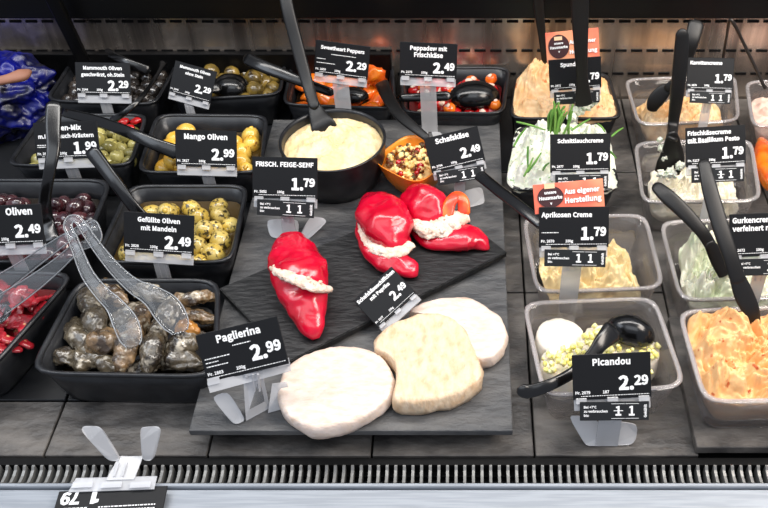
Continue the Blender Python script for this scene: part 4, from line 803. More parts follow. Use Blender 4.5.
sign((195.6, 334.7), (277, 316.5), (289, 363), (207, 384), "largest tilted price sign 'Paglierina' on its clear foot beside the white cheeses", [('Paglierina', .53)], '2.99', zb=.085, number='2803', z0=SZ, e=40, small=[(-.1, .12, .62), (-.46, -.16, .46), (-.46, -.3, .38), (-.46, -.2, .30)],
     stem=None, price_v=.46)
# its holder and feet
r = [o for o in COL.objects if o.get('label', '').startswith('largest tilted')][0]
def pq(bm, poly, th=.0014):
    pts = [P(x, y, z) for x, y, z in poly]; nn = (pts[1]-pts[0]).cross(pts[2]-pts[0]).normalized()
    if nn.dot(CAM-pts[0]) < 0: nn = -nn
    prism(bm, chaikin(pts) if len(pts) > 4 else pts, nn, th)
bm = bmesh.new(); z1 = .076
pq(bm, [(207, 383, .083), (290, 362, .083), (291, 371, .076), (210, 393, .076)])
pq(bm, [(243, 375, .083), (262, 371, .083), (270, 408, SZ+.002), (246, 421, SZ+.002)])
for xx in (246, 252, 257): pq(bm, [(xx, 375, .084), (xx+2, 374.5, .084), (xx+4, 391, .062), (xx+2, 392, .062)], .003)
pq(bm, [(211, 397, .055), (228, 391, .055), (246, 420, SZ+.002), (238, 424, SZ+.002), (232, 423, SZ+.002)])
pq(bm, [(272, 384, .055), (287, 382, .055), (291, 407, SZ+.002), (268, 413, SZ+.002)])
for (x, y) in ((213, 382), (250, 373), (283, 363.5)): pq(bm, [(x-6, y-3, .087), (x+6, y-6, .087), (x+7, y+1, .082), (x-5, y+4, .082)], .001)
obj('holder', bm, M['holder'], r, smooth=False)
sign((356.5, 297.7), (394, 265), (414, 295), (375, 331.5), "diagonally turned price sign 'Schafskäseschiffchen mit Paprika' on the board edge", [('Schafskäseschiffchen', .94), ('mit Paprika', .48)], '2.49', zb=.055, number='2177', z0=SZ, e=55, stem=False, price_v=.46, tx=0)
sign((168, 545), (40, 552), (60, 492), (156, 487), "price sign tipped over upside down on the front counter plate, clear feet in the air", [], '1.79', zb=.006, number='', gram='', z0=0, e=88, stem=None, price_v=.755, small=[(-.42, .1, .30), (.2, .42, .30), (-.42, .3, .36)])
r = [o for o in COL.objects if o.get('label', '').startswith('price sign tipped')][0]
bm = bmesh.new()
pq(bm, [(76, 478, .010), (157, 476, .010), (154, 489, .008), (68, 492, .008)])
for x in (83, 112, 141): pq(bm, [(x-10, 482, .012), (x+10, 481, .012), (x+9, 487, .011), (x-12, 488, .011)], .001)
pq(bm, [(119, 456, .014), (143, 456, .014), (134, 479, .011), (106, 480, .011)])
for x in (117, 125): pq(bm, [(x, 462, .016), (x+2, 462, .016), (x-2, 476, .013), (x-4, 476, .013)], .002)
pq(bm, [(83, 426, .045), (98, 426, .045), (103, 430, .043), (119, 455, .016), (119, 461, .014), (108, 461, .014), (81, 431, .043)])
pq(bm, [(142, 427, .045), (158, 426, .045), (161, 430, .043), (155, 456, .016), (150, 461, .014), (142, 460, .014), (140, 431, .043)])
obj('holder', bm, M['holder'], r, smooth=False)

# ================================================================== BLACK TUBS LEFT
TA = Tub([(78, 278), (220, 278), (217, 377), (27, 373)], .06, n=8, taper=.86)
TB = Tub([(-60, 268), (76, 272), (-12, 372), (-150, 372)], .06, n=9, taper=.84)
TC = Tub([(-45, 178), (113, 178), (79, 262), (-80, 261)], .06, n=9, taper=.84)
TD = Tub([(129, 184), (249, 184), (232, 262), (92, 262)], .06, n=9, taper=.84)
TE = Tub([(156, 113), (268, 114), (262, 172), (136, 172)], .06, n=9, taper=.84)
TF = Tub([(42, 113), (148, 113), (131, 165), (5, 165)], .06, n=9, taper=.84)
TGc = Tub([(76, 52), (184, 52), (156, 104), (44, 100)], .06, n=9, taper=.84)
THc = Tub([(192, 50), (288, 47), (281, 94), (166, 100)], .06, n=9, taper=.84)
TI = Tub([(291, 60), (393, 60), (396, 108), (282, 104)], .055, n=9, taper=.86)
TJ = Tub([(400, 66), (511, 66), (504, 113), (402, 112)], .055, n=9, taper=.86)
TK = Tub([(517, 72), (608, 72), (623, 118), (509, 118)], .05, n=9, taper=.86)
TL_ = Tub([(516, 126), (604, 124), (621, 190), (506, 189)], .05, n=9, taper=.86)
make_tub(TA, 'black square tub of glistening grey-brown leaf rolls at the front left')
make_tub(TB, 'black tub of bright red pickled strips at the left edge')
make_tub(TC, 'black tub of purple olives at the left, second row from the front')
make_tub(TD, 'black tub of speckled almond-stuffed olives in the middle of the left side')
make_tub(TE, 'black tub of orange-yellow mango olives')
make_tub(TF, 'black tub of mixed olives with herbs behind the purple olives')
make_tub(TGc, 'black tub of black olives at the back by the dark post')
make_tub(THc, 'black tub of brown-green olives under the steel wall')
make_tub(TI, 'small black tub of orange peppers at the steel wall')
make_tub(TJ, 'small black tub of red stuffed peppers at the steel wall')
make_tub(TK, 'black tub of orange-white cream at the steel wall')
make_tub(TL_, 'black tub of white chive cream')
for T_, z, m, lb in ((TA, .026, 'oil', 'dark oil around the leaf rolls'), (TB, .040, 'oil_r', 'red oil around the pickled strips'), (TC, .036, 'oil', 'dark brine around the purple olives'),
                     (TD, .040, 'oil_y', 'golden oil around the almond olives'), (TE, .036, 'oil_y', 'golden oil around the mango olives'), (TF, .036, 'oil', 'herb oil around the mixed olives'),
                     (TGc, .036, 'oil', 'dark brine around the black olives'), (THc, .036, 'oil', 'brown oil around the brown-green olives'), (TI, .028, 'oil', 'dark oil around the orange peppers'), (TJ, .030, 'oil_r', 'red oil around the stuffed peppers')):
    make_liquid(T_, z, m, lb)
place(olive_proto('ol_yellow', .0118, 'ol_yellow'), scatter(TD, .040, .0195, 1, mound=.003, second=True, kin=.77), 'olive', "yellow speckled olive stuffed with almond in the tub with sign 'Gefüllte Oliven mit Mandeln'", 'olive', 'almond-stuffed olives', 1)
place(olive_proto('ol_mango', .0110, 'ol_mango', 1.2), scatter(TE, .040, .0178, 2, mound=.004, second=True, kin=.73), 'olive', "orange-yellow olive in the tub with sign 'Mango Oliven'", 'olive', 'mango olives', 2)
place(olive_proto('ol_purple', .0090, None, 1.35), scatter(TC, .038, .0145, 3, mound=.002, second=True, kin=.82), 'olive', 'dark purple olive in the tub at the left edge, second row', 'olive', 'purple olives', 3)
place(olive_proto('ol_green', .0082, None, 1.25), scatter(TF, .040, .0132, 4, mound=.002, second=True, kin=.82), 'olive', "green-yellow olive in the herb mix tub with sign 'Oliven-Mix'", 'olive', 'mixed olives', 4)
place(olive_proto('ol_black', .0090, None, 1.2, .12), scatter(TGc, .042, .0155, 5, mound=.002, kin=.8), 'olive', "wet black olive in the back tub with sign 'Mammouth Oliven geschwärzt'", 'olive', 'black olives', 5)
place(olive_proto('ol_brown', .0112, None, 1.15), scatter(THc, .040, .0180, 6, mound=.003, second=True, kin=.78), 'olive', "brown-green olive in the back tub with sign 'Mammouth Oliven ohne Stein'", 'olive', 'brown-green olives', 6)
def pep_proto(m, fill):
    def f(v):
        bm = bmesh.new(); blob(bm, (0, 0, 0), .0115, seed=v, amp=.12, ns=1.5, sub=3, sc3=(1, 1, .85))
        for vv in bm.verts:
            rad = math.hypot(vv.co.x, vv.co.y)
            if vv.co.z > 0 and rad < .006: vv.co.z -= .004*(1-rad/.006)
        b2 = bmesh.new(); blob(b2, (0, 0, .0075), .0052, seed=v, amp=.3, sub=2, sc3=(1, 1, .6))
        return [('p', mesh_of(bm, M[m], 'pepper_skin'), m), ('cheese_filling', mesh_of(b2, M[fill], 'filling'), fill)]
    return f
place(pep_proto('pep_red', 'filling'), scatter(TJ, .034, .0170, 8, mound=.003, second=True, kin=.72), 'stuffed_pepper', "small round red pepper filled with cheese in the tub with sign 'Peppadew mit Frischkäse'", 'pepper', 'small red stuffed peppers', 8, lie=True)
pts = scatter(TJ, .040, .03, 18, n=9, mound=.004); 
place(pep_proto('pep_orange', 'filling'), [p+Vector((0, 0, .006)) for p in pts], 'stuffed_pepper', 'small orange-red pepper lying among the round red ones', 'pepper', 'orange-red peppers among the red', 9, lie=True, sc_=(.7, .9))
def half_proto(m):
    def f(v):
        bm = bmesh.new(); blob(bm, (0, 0, 0), .016, seed=v+4, amp=.15, ns=1.4, sub=3, sc3=(.75, 1.15, .5))
        return [('p', mesh_of(bm, M[m], 'pepper_half'), m)]
    return f
place(half_proto('pep_orange'), scatter(TI, .036, .022, 10, mound=.006, kin=.74), 'pepper_half', "glossy orange pepper half in the tub with sign 'Sweetheart Peppers'", 'pepper', 'orange pepper halves', 10, lie=True)
o = bpy.data.objects.new('pepper_half', mesh_of((lambda b: (blob(b, (0, 0, 0), .0135, seed=3, amp=.35, ns=1.6, sub=3, sc3=(1.1, .8, 1.15)), b)[1])(bmesh.new()), M['pep_orange'], 'pepper_half'))
COL.objects.link(o); o.location = P(375, 76, .062); tag(o, 'large bright orange pepper held up on a black server by the steel wall', 'pepper')
# red strips
def strip_proto(v):
    bm = bmesh.new(); rr = random.Random(v+50); p = Vector((-.022, 0, 0)); path = []
    for i in range(6):
        path.append((p.copy(), rr.uniform(.011, .017), rr.uniform(.004, .008))); p += Vector((.009, rr.uniform(-.005, .005), rr.uniform(-.003, .004)))
    sweep(bm, path, up=Vector((0, 0, 1)), n=14, sub=5)
    for vv in bm.verts: vv.co += vv.co.normalized()*fr(vv.co+Vector((v, 0, 0)), 150, 3)*.002
    return [('s', mesh_of(bm, M['tom'], 'strip'), 'tom')]
place(strip_proto, scatter(TB, .046, .0135, 12, n=170, mound=.008, kin=.76), 'pepper_strip', 'red pickled pepper strip with pale cheese bits in the tub at the left edge', 'pepper strip', 'red pickled strips', 12, lie=True, variants=6, sc_=(.7, 1.0))
# red bits in olive mix
place(half_proto('pep_red'), [P(x, y, .052) for x, y in ((123, 122), (129, 128), (136, 121))], 'pepper_piece', "red pepper piece among the mixed olives", 'pepper', 'red pieces in the olive mix', 13, lie=True, sc_=(.45, .6), variants=2)
# leaf rolls: (x, y, angle deg in picture, length px, width px, height, tan?)
rolls = [(72, 360, -10, 38, 19, .042, 0), (92, 312, -75, 44, 24, .052, 0), (80, 340, -55, 44, 24, .042, 0), (100, 364, -14, 44, 20, .042, 0), (104, 344, 10, 34, 25, .054, 1), (110, 294, -30, 34, 20, .046, 1),
         (128, 350, 70, 38, 22, .056, 1), (138, 330, 80, 42, 22, .052, 1), (155, 345, 75, 48, 24, .054, 0), (166, 318, 60, 40, 22, .050, 0), (146, 292, -20, 36, 20, .044, 0), (176, 362, -5, 50, 22, .042, 0),
         (184, 345, 30, 36, 24, .052, 0), (190, 302, 14, 46, 16, .050, 1), (192, 318, -4, 44, 14, .042, 1), (187, 331, 0, 18, 16, .058, 2), (145, 368, 20, 40, 18, .040, 0), (125, 318, 40, 36, 20, .046, 0)]
M['rollorange'] = mat('amber_piece', (190, 130, 50), (150, 96, 40), rough=.25, scale=60, coat=.8)
rl = ['grey-brown oily leaf roll at the front left corner of its tub', 'silvery leaf roll standing steeply left of the tongs heads', 'grey leaf roll slanting below the silvery one', 'long dark roll along the front rim, left half', 'plump tan roll folded over in the left centre of the heap', 'tan roll behind the tongs arm near the back wall of its tub',
      'tan roll upright under the left tongs head', 'light tan roll between the two tongs heads', 'dark roll upright right of the tongs heads', 'dark roll under the right tongs head', 'dark round-ended roll at the back of the tub', 'dark roll along the front rim at the right corner',
      'dark folded roll beside the amber piece', 'pale tan roll at the back right corner of the tub, topmost', 'brown roll directly under the pale one in the back right corner', 'small amber piece beside the rolls near the right wall of the tub', 'dark roll along the front rim in the middle', 'shadowed roll in the middle under the tongs']
for i, (x, y, an, ln, wd, z, tn) in enumerate(rolls):
    an = radians(an); k = mpp(x, y, z); dx, dy = cos(an)*ln/2, -sin(an)*ln/2
    a = P(x-dx, y-dy, z-.004); b = P(x+dx, y+dy, z+.002)
    bm = bmesh.new(); path = []
    for t in (0, .2, .5, .8, 1):
        w = (.62, .92, 1, .92, .6)[int(round(t*5)) if t < 1 else 4] if False else {0: .6, .2: .92, .5: 1, .8: .92, 1: .6}[t]
        c = a.lerp(b, t); c.z += .004*sin(pi*t)
        path.append((c, wd*k*w, wd*k*w*.8))
    sweep(bm, path, up=Vector((0, -.3, 1)).normalized(), n=44, sub=14, sq=2)
    for vv in bm.verts:
        c = (a+b)/2; ax = (b-a).normalized(); r_ = vv.co-a; rad = r_-ax*r_.dot(ax)
        tw = noise.noise(Vector((r_.dot(ax)*60, i*3.3, math.atan2(rad.y, rad.z)*1.5)))
        vv.co += rad.normalized()*(fr(vv.co+Vector((i, 0, 0)), 55, 4)*.0036+tw*.0022)
    nm = 'leaf_roll' if tn < 2 else 'amber_morsel'
    o = tag(obj(nm, bm, [M['roll'], M['rolltan'], M['rollorange']][tn]), rl[i], 'stuffed leaf roll' if tn < 2 else 'morsel', 'oily leaf rolls' if tn < 2 else None)

# ================================================================== BOWLS
def lathe(bm, prof, c, n=72, sq=2.0, rot=0):
    rings = []
    for r, z in prof:
        g = []
        for i in range(n):
            a = 2*pi*i/n; ca, sa = cos(a), sin(a); k = 1/((abs(ca)**sq+abs(sa)**sq)**(1/sq))
            g.append(Vector((c.x+cos(a+rot)*r*k, c.y+sin(a+rot)*r*k, z)))
        rings.append(g)
    loops(bm, rings)
BH = .062
bl = P(279, 139, SZ+BH); br = P(386, 139, SZ+BH); bc = (bl+br)/2; R = (br.x-bl.x)/2
rt = empty('round_bowl', (bc.x, bc.y, SZ), 'deep round black bowl of pale cream standing on the serving slate', 'bowl')
bm = bmesh.new(); lathe(bm, [(R*.74, SZ), (R*.80, SZ+.002), (R*.90, SZ+.018), (R*.97, SZ+.04), (R*.985, SZ+BH-.002), (R, SZ+BH), (R-.001, SZ+BH+.001), (R-.0035, SZ+BH), (R-.0045, SZ+BH-.004), (R*.92, SZ+.04), (R*.84, SZ+.018), (R*.7, SZ+.004)], bc)
obj('body', bm, M['tub'], rt)
bm = bmesh.new(); rings = []
zc = SZ+BH-.012
for j in range(40):
    f = 1-j/40; g = []
    for i in range(96):
        a = 2*pi*i/96; p = Vector((bc.x+cos(a)*R*.93*f, bc.y+sin(a)*R*.93*f, 0))
        p.z = zc+.010*(1-f**2)+(fr(p, 40, 5)*.005+abs(noise.noise(p*70))*.006+abs(noise.noise(p*160))*.003-.003)*min(1, (1-f)*6+.2)
        g.append(p)
    rings.append(g)
bot = [Vector((bc.x+cos(2*pi*i/96)*R*.78, bc.y+sin(2*pi*i/96)*R*.78, SZ+.012)) for i in range(96)]
loops(bm, [bot]+rings); tag(obj('cream_spread', bm, M['feige']), 'pale beige fig mustard cream filling the round black bowl', 'cream')
# small orange bowl
oc = P(414, 158, SZ+.045); OR = 32*mpp(414, 158, SZ+.045)
rt = empty('square_bowl', (oc.x, oc.y, SZ), 'small orange square bowl of herb crumble between the round bowl and the peppers', 'bowl')
bm = bmesh.new(); lathe(bm, [(OR*.5, SZ), (OR*.55, SZ+.002), (OR*.78, SZ+.02), (OR*.97, SZ+.044), (OR, SZ+.046), (OR*.96, SZ+.0455), (OR*.93, SZ+.042), (OR*.74, SZ+.02), (OR*.5, SZ+.004)], oc, sq=4, rot=radians(52))
obj('body', bm, M['orangebowl'], rt)
bm = bmesh.new(); lathe(bm, [(OR*.5, SZ+.006), (OR*.84, SZ+.032), (OR*.5, SZ+.036), (OR*.05, SZ+.038)], oc, sq=4, rot=radians(52))
rr = random.Random(5)
for i in range(150):
    a = rr.uniform(0, 6.28); r_ = OR*.84*math.sqrt(rr.random())
    blob(bm, (oc.x+cos(a)*r_, oc.y+sin(a)*r_, SZ+.037+rr.uniform(0, .005)+.004*(1-r_/OR)), rr.uniform(.002, .0042), seed=i, amp=.5, sub=2)
me_o = obj('herb_crumble', bm, [M['crumble'], M['crumbled'], M['pep_red']])
rr = random.Random(2); 
tag(me_o, 'crumbled herb and cheese topping filling the small orange bowl', 'crumble', kind='stuff')
pol = me_o.data.polygons; base_n = 72*3+2
for i in range(base_n, len(pol)): pol[i].material_index = (0, 0, 0, 1, 0, 1, 0, 2, 0, 1)[((i-base_n)//80) % 10]

# ================================================================== CLEAR TUBS
def ctub(c, label, z0=0.0, H=.06, n=9, tp=.84):
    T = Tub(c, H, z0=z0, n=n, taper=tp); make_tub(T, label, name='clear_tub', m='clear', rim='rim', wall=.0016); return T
T1 = ctub([(624, 78), (736, 74), (740, 120), (638, 124)], "clear plastic tub of carrot cream at the steel wall")
T2 = ctub([(745, 80), (860, 78), (880, 124), (752, 126)], "clear plastic tub cut off by the right edge beside the carrot cream")
T3 = ctub([(634, 141), (752, 138), (762, 200), (642, 202)], "clear plastic tub of white basil cream")
T4 = ctub([(768, 139), (880, 137), (900, 200), (775, 202)], "clear plastic tub at the right edge showing only its corner")
T5 = ctub([(522, 216), (646, 213), (665, 287), (536, 292)], "clear plastic tub of apricot cream")
T6 = ctub([(522, 301), (655, 296), (687, 386), (543, 396)], "clear plastic tub of goat cheese nearest the front", H=.06)
T7 = ctub([(659, 220), (785, 216), (805, 296), (680, 300)], "clear plastic tub of cucumber cream with dill")
T8 = ctub([(677, 309), (835, 303), (870, 397), (704, 402)], "clear plastic tub heaped with orange cream at the front right", z0=.0125)
heap(T1, .026, .026, 'carrot', 'pale orange carrot cream in the clear tub at the steel wall', seed=1, rag=.25, amp=.012, ns=50)
heap(T2, .035, .020, 'pinkcream', 'pinkish cream in the clear tub cut off by the right edge', seed=2, rag=.1)
heap(T3, .022, .020, 'basil', 'white basil cream spooned out of the clear tub', seed=3, rag=.28, amp=.015, ns=50, peaks=[(-.7, .2, .008, .3)])
heap(T5, .022, .034, 'apricot', 'pale yellow apricot cream mounded in the clear tub', seed=5, rag=.3, amp=.015, ns=44)
heap(T7, .026, .026, 'dill', 'white-green cucumber cream with dill in the clear tub', seed=7, rag=.22, amp=.016, ns=58, peaks=[(-.35, .55, .03, .28)], kmax=.9)
heap(T8, .060, .026, 'orangecream', 'large heap of orange cream with herb flecks rising over the tub rim', seed=8, rag=.02, amp=.016, ns=34, peaks=[(-.6, .75, .014, .3), (-.3, .6, .012, .25), (.3, .75, .022, .2)], NR=84, NA=240)
heap(TK, .046, .026, 'spund', 'crusty orange-white cream piled high in the back tub', seed=9, rag=.05, amp=.009, ns=60, kmax=1.0, peaks=[(-.62, .1, .040, .42)])
ch = heap(TL_, .050, .026, 'chive', 'white chive cream heaped in the black tub', seed=10, rag=.06, amp=.012, ns=50, peaks=[(-.5, .0, .012, .4), (.75, .1, .006, .4)], kmax=1.04)
# pepper piece at the right edge
bm = bmesh.new(); fleshy(bm, [(762, 140, 4), (763, 148, 10), (768, 165, 14), (774, 182, 12), (778, 192, 4)], .03, 3, flat=.8, na=.2)
tag(obj('pepper_piece', bm, M['pep_orange']), 'rounded orange-red pepper piece at the right edge beside the basil cream', 'pepper')
# goat cheeses with chopped topping
gc = [(560, 335, 26, .024, 'round white goat cheese uncovered at the back left of its tub'), (564, 362, 26, .026, 'goat cheese round at the front left of the tub under yellow cubes'), (604, 342, 26, .026, 'goat cheese round in the back middle heaped with yellow cubes'), (640, 350, 22, .024, 'goat cheese round at the right of the tub behind the black spoon'), (625, 376, 26, .022, 'goat cheese round mostly behind the Picandou sign')]
for i, (x, y, r, z, lb) in enumerate(gc):
    k = mpp(x, y, z+.012); c = P(x, y, z+.016); bm = bmesh.new(); R_ = r*k*.92; zb = .0055
    rings = []
    for (f, zz) in [(.85, zb), (.97, zb+.004), (1, zb+.014), (.99, c.z-.004), (.93, c.z), (.7, c.z+.0012), (.4, c.z+.0015), (.1, c.z+.0015)]:
        rings.append([Vector((c.x+cos(a)*R_*f, c.y+sin(a)*R_*f, zz))+Vector((cos(a), sin(a), .3))*fr(Vector((cos(a)+i, sin(a), zz*50)), 3, 4)*.0015 for a in [2*pi*j/56 for j in range(56)]])
    loops(bm, rings); tag(obj('goat_cheese', bm, M['goat']), lb, 'cheese', 'goat cheese rounds')
rr = random.Random(9); bm0 = []
for v in range(3):
    b = bmesh.new(); box(b, (0, 0, 0), (.0052, .0044, .0040), bev=.0008, seg=1)
    for vv in b.verts: vv.co += vv.co*fr(vv.co+Vector((v, 0, 0)), 300, 2)*.3
    bm0.append(mesh_of(b, M['leek'], 'cube'))
spots = [(604, 340, 22, .046, 60), (562, 362, 20, .0455, 34), (640, 352, 20, .045, 34), (577, 352, 12, .047, 14), (632, 378, 22, .042, 12)]
for (x, y, r, z, n) in spots:
    for i in range(n):
        a = rr.uniform(0, 6.28); q = r*math.sqrt(rr.random())
        p = P(x+cos(a)*q, y+sin(a)*q*.75, z+rr.uniform(-.001, .004)+.006*(1-q/r))
        if incard(p): continue
        o = bpy.data.objects.new('vegetable_cube', bm0[i % 3]); COL.objects.link(o); o.location = p
        o.rotation_euler = (rr.uniform(0, 6), rr.uniform(0, 6), rr.uniform(0, 6)); s = rr.uniform(.7, 1.2); o.scale = (s, s, s)
        tag(o, 'small yellow-green vegetable cube scattered on the goat cheeses in the front clear tub', 'vegetable cube', 'yellow-green cubes on goat cheese')
# chives
rr = random.Random(4)
def stalk(a, b, w, label, bend=.004):
    bm = bmesh.new(); m_ = (a+b)/2+Vector((rr.uniform(-1, 1)*bend, 0, bend))
    sweep(bm, [(a, w, w), (m_, w*1.1, w), (b, w*.7, w*.7)], n=8, sub=4, sq=2)
    tag(obj('chive_stalk', bm, M['chives']), label, 'chive', 'green chives on the white cream')
for i in range(22):
    x = 550+rr.uniform(-2, 20); a = P(x, 132+rr.uniform(-3, 3), .085); b = PYY(556+(x-550)*.7+rr.uniform(-6, 6), 104+rr.uniform(-3, 10), a.y+.006)
    stalk(a, b, .003, 'upright green chive in the bunch stuck behind the Schnittlauchcreme sign')
for i, (x0, y0, x1, y1) in enumerate([(514, 146, 526, 128), (517, 122, 545, 130), (528, 147, 528, 168), (528, 172, 541, 153), (543, 170, 549, 163), (572, 130, 590, 119), (598, 124, 605, 132), (612, 136, 623, 128), (524, 176, 533, 158), (608, 150, 616, 158)]):
    stalk(P(x0, y0, .082 if y0 < 150 else .073), P(x1, y1, .084 if y1 < 150 else .075), .0026,
          ['loose chive at the back left tip of the white cream', 'long loose chive behind the bunch on the left', 'short loose chive standing on the left slope', 'thick loose chive crossing the left slope', 'chive tip peeping out left of the sign', 'loose chive behind the sign pointing right',
           'short chive on the back right of the cream', 'thin pale chive sticking out right over the tub edge', 'loose chive low on the left slope', 'loose chive on the right of the white cream'][i], bend=.001)

# ================================================================== SERVERS
def server(name, label, path, m='blacksatin', catg='serving spoon', up=Vector((0, -.7, .7)), blade=None, dome=None, sq=3, root_pt=None, headname='blade', part='handle'):
    """path: (px, py, z, width px, thick px)"""
    pp = [(P(x, y, z), w*mpp(x, y, z), t*mpp(x, y, z)) for x, y, z, w, t in path]
    root = empty(name, pp[-1][0], label, catg)
    bm = bmesh.new(); sweep(bm, pp, up=up, sq=sq, n=16); obj(part, bm, M[m], root)
    if blade:
        bb = [(P(x, y, z), w*mpp(x, y, z), t*mpp(x, y, z)) for x, y, z, w, t in blade]
        bm = bmesh.new(); sweep(bm, bb, up=up, sq=3, n=16); obj(headname, bm, M[m], root)
    if dome:
        x, y, z, rx, ry, rz, an = dome; k = mpp(x, y, z); c = P(x, y, z)
        bm = bmesh.new(); Rm = Matrix.Rotation(radians(an), 3, 'Z'); n = 40; rings = []
        prof = [(sin(t), cos(t)) for t in [pi/2*j/10 for j in range(10, 0, -1)]]+[(.02, 1)]
        outer = [[c+Rm @ Vector((cos(2*pi*i/n)*rx*k*a_, sin(2*pi*i/n)*ry*k*a_, rz*k*b_)) for i in range(n)] for a_, b_ in prof]
        inner = [[c+Rm @ Vector((cos(2*pi*i/n)*rx*k*a_*.94, sin(2*pi*i/n)*ry*k*a_*.94, rz*k*b_*.90)) for i in range(n)] for a_, b_ in prof]
        loops(bm, list(reversed(inner))+outer); obj('bowl', bm, M[m], root)
    return root
def vz(px, py, Y): return PYY(px, py, Y).z
# bowl spatula
server('serving_spatula', 'long black spatula standing in the round bowl of pale cream',
       [(280, -40, .235, 13, 6), (287, 5, .195, 13, 6), (297, 45, .155, 13, 6), (307, 82, .12, 12, 6), (314, 105, .104, 11, 5)],
       blade=[(313, 102, .104, 11, 5), (317, 114, .096, 17, 3), (322, 124, .090, 24, 2.5), (326, 131, .082, 25, 2)], catg='spatula')
server('serving_spoon', 'black server with a square glossy handle crossing the brown-green olives',
       [(248, 59, .10, 13, 6), (262, 66, .098, 13, 6), (285, 75, .092, 12, 6), (305, 83, .085, 10, 5), (330, 92, .07, 9, 5)], m='blackgloss', dome=(352, 97, .052, 17, 11, 10, 0))
server('serving_spoon', 'black spoon lying face down in the brown-green olives', [(180, 92, .070, 8, 4), (200, 90, .066, 9, 4), (218, 88, .062, 10, 4)], m='blackgloss', dome=(231, 88, .050, 19, 16, 14, -8))
server('serving_spoon', 'black curved server with its handle resting behind the orange bowl',
       [(426, 137, .085, 8, 4), (412, 126, .088, 10, 4), (397, 112, .088, 12, 5), (387, 95, .082, 13, 5), (382, 84, .070, 14, 6)])
server('serving_spoon', 'black spoon lying face down on the small red peppers', [(402, 98, .062, 8, 5), (425, 97, .064, 9, 5), (447, 96, .064, 10, 5)], m='blackgloss', dome=(474, 98, .048, 26, 18, 17, 5))
server('serving_spoon', 'long glossy black handle running from the Schafskäse sign to the apricot sign',
       [(455, 158, .075, 12, 6), (468, 166, .080, 12, 6), (494, 187, .085, 12, 6), (520, 207, .090, 12, 6), (541, 224, .09, 12, 6)], m='blackgloss')
server('serving_knife', 'thin black knife standing left in the orange-white cream',
       [(535, -30, vz(535, -30, 1.085), 11, 4), (539, 10, vz(539, 10, 1.085), 10, 4), (543, 45, vz(543, 45, 1.083), 7, 3), (546, 80, vz(546, 80, 1.08), 4, 2)], catg='knife')
server('serving_knife', 'broad black knife standing in front of the salmon sign at the steel wall',
       [(579, -30, vz(579, -30, .985), 19, 5), (580, 10, vz(580, 10, .985), 18, 5), (581, 50, vz(581, 50, .980), 14, 5), (582, 75, vz(582, 75, .978), 12, 4), (583, 92, vz(583, 92, .975), 15, 3), (584, 104, vz(584, 104, .972), 18, 3)], catg='knife')
server('serving_spatula', 'black spatula standing upright in the white basil cream', [(682, 34, vz(682, 34, .935), 13, 6), (681, 55, vz(681, 55, .93), 15, 6), (677, 95, vz(677, 95, .92), 14, 6), (673, 125, vz(673, 125, .915), 11, 5), (672, 138, .11, 12, 5)],
       blade=[(672, 135, .113, 12, 5), (672, 147, .095, 20, 4), (671, 160, .075, 27, 3), (667, 173, .055, 25, 2)], catg='spatula')
server('serving_spatula', 'black rounded spatula leaning back in the carrot cream', [(696, 24, .165, 16, 5), (692, 40, .15, 15, 5), (686, 60, .125, 12, 5), (679, 78, .105, 9, 4), (668, 88, .09, 10, 4)],
       blade=[(670, 87, .09, 10, 4), (662, 93, .082, 15, 3), (655, 102, .070, 16, 3), (652, 110, .058, 10, 2)], catg='spatula')
server('serving_tongs', 'thin dark metal tongs forming a narrow upside-down V at the back right',
       [(723, 58, .09, 2.5, 2.5), (727, 35, .135, 2.5, 2.5), (731, 20, .165, 3.5, 3), (744, 44, .13, 3, 3), (765, 88, .075, 3.5, 3)], m='wiredark', catg='tongs', part='arm')
server('serving_spatula', 'black round-ended spatula leaning left over the cucumber cream', [(657, 187, .125, 12, 5), (668, 197, .122, 16, 6), (685, 213, .112, 15, 6), (702, 232, .098, 13, 6), (712, 248, .082, 12, 5)],
       blade=[(710, 245, .086, 12, 5), (718, 258, .070, 18, 4), (727, 272, .055, 20, 3)], catg='spatula')
server('serving_spatula', 'long black spatula standing in the big heap of orange cream', [(704, 164, .19, 13, 6), (710, 190, .178, 16, 6), (720, 225, .158, 17, 6), (730, 255, .138, 16, 6), (738, 280, .118, 16, 5)],
       blade=[(737, 277, .12, 16, 5), (744, 295, .105, 20, 4), (752, 312, .090, 17, 3), (757, 326, .074, 8, 2)], catg='spatula')
server('serving_spoon', 'black ladle-like spoon arched over the goat cheeses with its handle over the tub edge',
       [(523, 391, .068, 14, 7), (531, 391, .067, 14, 7), (552, 384, .069, 12, 6), (575, 371, .066, 12, 6), (592, 355, .072, 13, 6), (602, 342, .077, 17, 7), (612, 332, .076, 24, 8)], m='blackgloss', dome=(630, 333, .052, 25, 17, 20, -25))
server('serving_spoon', 'glossy grey-black handle standing upright in front of the Oliven-Mix sign',
       [(54, 105, .165, 15, 5), (53, 125, .152, 15, 5), (53, 150, .135, 13, 5), (49, 175, .115, 11, 5), (45, 200, .09, 12, 5), (47, 222, .065, 14, 5), (52, 240, .055, 16, 5)], m='blackgloss', up=Vector((.25, -.8, .5)).normalized())
server('serving_spoon', 'glossy black handle slanting up behind the Gefüllte Oliven sign', [(93, 153, .13, 15, 6), (103, 166, .12, 14, 6), (118, 186, .105, 13, 6), (132, 205, .088, 12, 5), (148, 224, .066, 14, 5)], m='blackgloss')
server('serving_spoon', 'long flat black handle reaching from the upper left to the Mango Oliven sign', [(66, 113, .088, 9, 5), (98, 121, .092, 11, 5), (130, 133, .094, 12, 5), (155, 144, .088, 13, 5), (176, 152, .080, 15, 5)], m='blackgloss')
